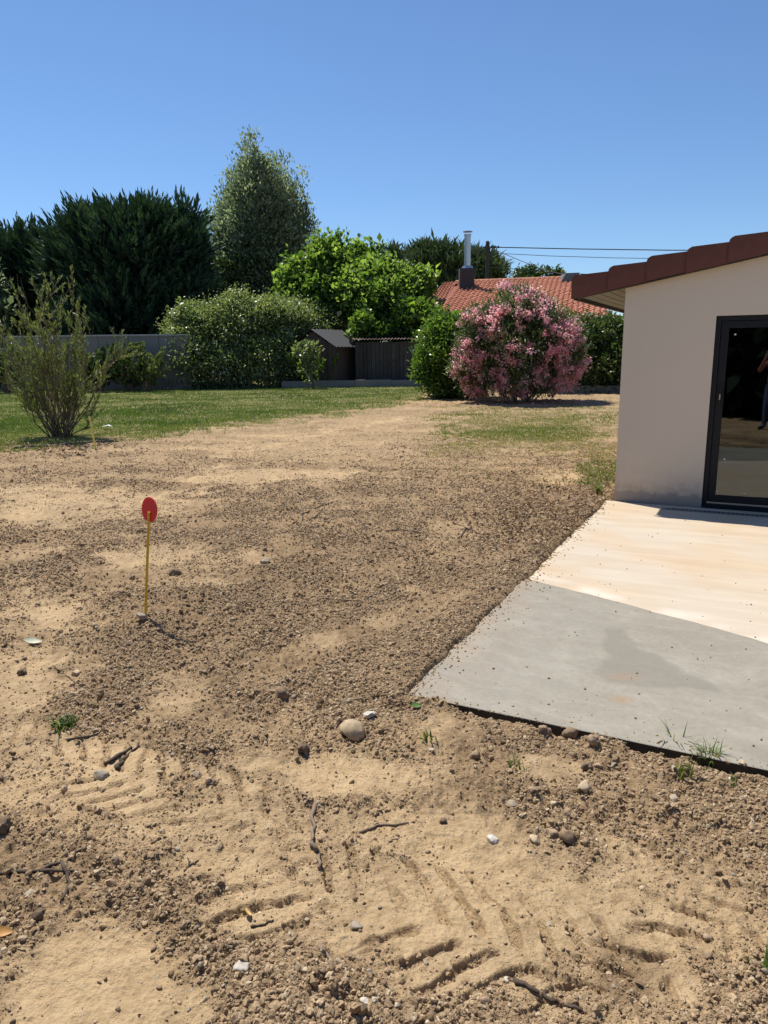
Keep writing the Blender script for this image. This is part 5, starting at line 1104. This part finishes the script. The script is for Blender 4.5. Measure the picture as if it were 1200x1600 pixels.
def litter(n, cpx, spx, L, lab, name):
    px = cpx[0] + spx[0] * rng.normal(size=n); py = cpx[1] + spx[1] * rng.normal(size=n); P = np.array([gp(a, b_) for a, b_ in zip(px, py)]); s, t = house_st(P[:, 0], P[:, 1]); P = P[(s < 0.12) | (t > 5.6)]
    n = len(P); P[:, 2] = height(P[:, 0], P[:, 1]) + 0.012
    V, Fq, T = cards(P, nrm(rdir(n) * np.array([1, 1, .3])), L * (0.5 + rng.random(n)), L * 0.4, rng.random(n), 0.15, np.tile([0, 0, 1.0], (n, 1)))
    tag(np_obj(name, V, Fq, L_DRY, None, {"tint": T}), lab, None, None, "stuff")
litter(2200, (850, 800), (60, 28), 0.055, "dry leaf litter on the soil beside the pale terrace", "leaf_litter")
litter(900, (940, 745), (28, 22), 0.06, "brown dead leaves and straw at the foot of the house wall", "leaf_litter")
litter(500, (110, 700), (60, 8), 0.09, "dry clippings under the olive-leaved shrub", "clippings")
litter(900, (820, 850), (50, 40), 0.035, "grey straw bits along the terrace edge", "straw_bits")
litter(700, (600, 760), (330, 60), 0.035, "scattered straw bits on the bare soil in mid distance", "straw_bits")
p_ = on_ground(168, 671); b_ = MB().add([(-.12, -.05, .02), (.03, -.07, .05), (.13, 0, .02), (.02, .07, .06), (-.1, .05, .03)], [(0, 1, 3, 4), (1, 2, 3)]); o = b_.build("paper_scrap", mat_plain("white_paper", (0.75, 0.75, 0.73), 0.8, 0.03)); o.location = p_ + np.array([0, 0, 0.05]); tag(o, "white scrap of paper lying on the lawn", "paper")

# ------------------------------------------------------------------ behind the camera: what the glass reflects
hb_l = [(x_, -3.6 + 0.2 * (i % 2), 1.4, 1.5, 0.9, 1.9) for i, x_ in enumerate(np.arange(-9, 9.1, 1.5))]
e = plant("hedge", "tall dark hedge mirrored in the glass door", "hedge", (0, -3.6, 0)); V, Fq, T = foliage(hb_l, 2400, 8, 0.18, 0.3, 0.18, core=0.9); V[:, 2] = np.abs(V[:, 2]); np_obj("crown", local(V, (0, -3.6, 0)), Fq, mat_leaf("yew_leaf", [(0.0, (0.008, 0.016, 0.010)), (1.0, (0.02, 0.035, 0.02))], 0.8, 0.0, spec=0.05), e, {"tint": T})
tb = MB()
for l in hb_l: tb.tube([(l[0], l[1] + 3.6, -0.1), (l[0], l[1] + 3.6, 1.6)], [0.06, 0.03], 6)
tb.build("stems", bark, e)["kind"] = "stuff"
def person():
    z0 = hz(0.14, -0.42); e = empty("person", (0.14, -0.42, z0)); tag(e, "person in blue jeans taking the picture, seen mirrored in the glass door", "person")
    J = {'pel': (0, 0, .95), 'wst': (0, 0, 1.08), 'chs': (0, .0, 1.30), 'nck': (0, .0, 1.46), 'nk2': (0, .02, 1.53), 'hd1': (0, .03, 1.60), 'hd2': (0, .035, 1.68), 'hd3': (0, .03, 1.75)}
    Rr = {'pel': (.155, .11), 'wst': (.135, .10), 'chs': (.165, .115), 'nck': (.075, .065), 'nk2': (.055, .055), 'hd1': (.07, .085), 'hd2': (.078, .095), 'hd3': (.06, .075)}
    Ed = [('pel', 'wst'), ('wst', 'chs'), ('chs', 'nck'), ('nck', 'nk2'), ('nk2', 'hd1'), ('hd1', 'hd2'), ('hd2', 'hd3')]
    for s, n in ((-1, 'l'), (1, 'r')):
        J.update({n + 'sh': (s * .19, 0, 1.41), n + 'el': (s * .27, .16, 1.22), n + 'wr': (s * .09, .26, 1.50), n + 'ha': (s * .06, .28, 1.57), n + 'hp': (s * .095, 0, .88), n + 'kn': (s * .12, .03, .49), n + 'an': (s * .14, -.01, .09), n + 'to': (s * .16, .17, .035)})
        Rr.update({n + 'sh': (.062, .06), n + 'el': (.043, .043), n + 'wr': (.028, .028), n + 'ha': (.035, .022), n + 'hp': (.092, .092), n + 'kn': (.062, .062), n + 'an': (.045, .05), n + 'to': (.04, .03)})
        Ed += [('chs', n + 'sh'), (n + 'sh', n + 'el'), (n + 'el', n + 'wr'), (n + 'wr', n + 'ha'), ('pel', n + 'hp'), (n + 'hp', n + 'kn'), (n + 'kn', n + 'an'), (n + 'an', n + 'to')]
        for f in range(5):
            k1, k2 = f'{n}f{f}a', f'{n}f{f}b'; ox = s * (.045 - .016 * f) if f < 4 else s * .085
            ln = (.05, .06, .058, .045, .03)[f]; J[k1] = (s * .05 + ox * .6 - s * .02, .30, 1.60 + (0 if f < 4 else -.03)); J[k2] = (J[k1][0] - s * .008, .325, J[k1][2] + ln * .7)
            Rr[k1] = (.009, .009); Rr[k2] = (.0075, .0075); Ed += [(n + 'ha', k1), (k1, k2)]
    names = list(J); me = bpy.data.meshes.new("body"); me.from_pydata([J[k] for k in names], [(names.index(a), names.index(b_)) for a, b_ in Ed], []); o = bpy.data.objects.new("body", me); link(o, e)
    sk = o.modifiers.new("skin", 'SKIN'); ss = o.modifiers.new("sub", 'SUBSURF'); ss.levels = ss.render_levels = 2
    for i, k in enumerate(names): me.skin_vertices[0].data[i].radius = Rr[k]; me.skin_vertices[0].data[i].use_root = (k == 'pel')
    m, t, b = new_mat("skin_and_clothes"); co = objco(t); sx = N(t, "ShaderNodeSeparateXYZ"); t.links.new(co, sx.inputs[0])
    r_ = ramp(t, math_n(t, 'DIVIDE', sx.outputs[2], 2.0), [(0.0, (0.03, 0.03, 0.035)), (0.04, (0.06, 0.085, 0.16)), (0.5, (0.32, 0.31, 0.30)), (0.6, (0.45, 0.16, 0.12)), (0.735, (0.5, 0.3, 0.22))]); r_.color_ramp.interpolation = 'CONSTANT'
    t.links.new(r_.outputs[0], b.inputs["Base Color"]); b.inputs["Roughness"].default_value = 0.8; me.materials.append(m)
    V, Fc = I3; V = V * np.array([.088, .105, .085]) + np.array([0, .02, 1.745]); k = (V[:, 2] > 1.72) | (V[:, 1] < 0.0); keep = k[Fc].all(1); V = V * (1 + 0.02 * rng.normal(size=(len(V), 1)) * np.array([1, 1, 0.2]))
    np_obj("hair", V, Fc[keep], mat_plain("brown_hair", (0.05, 0.03, 0.02), 0.6, 0.3, 60), e, None, True)
person()
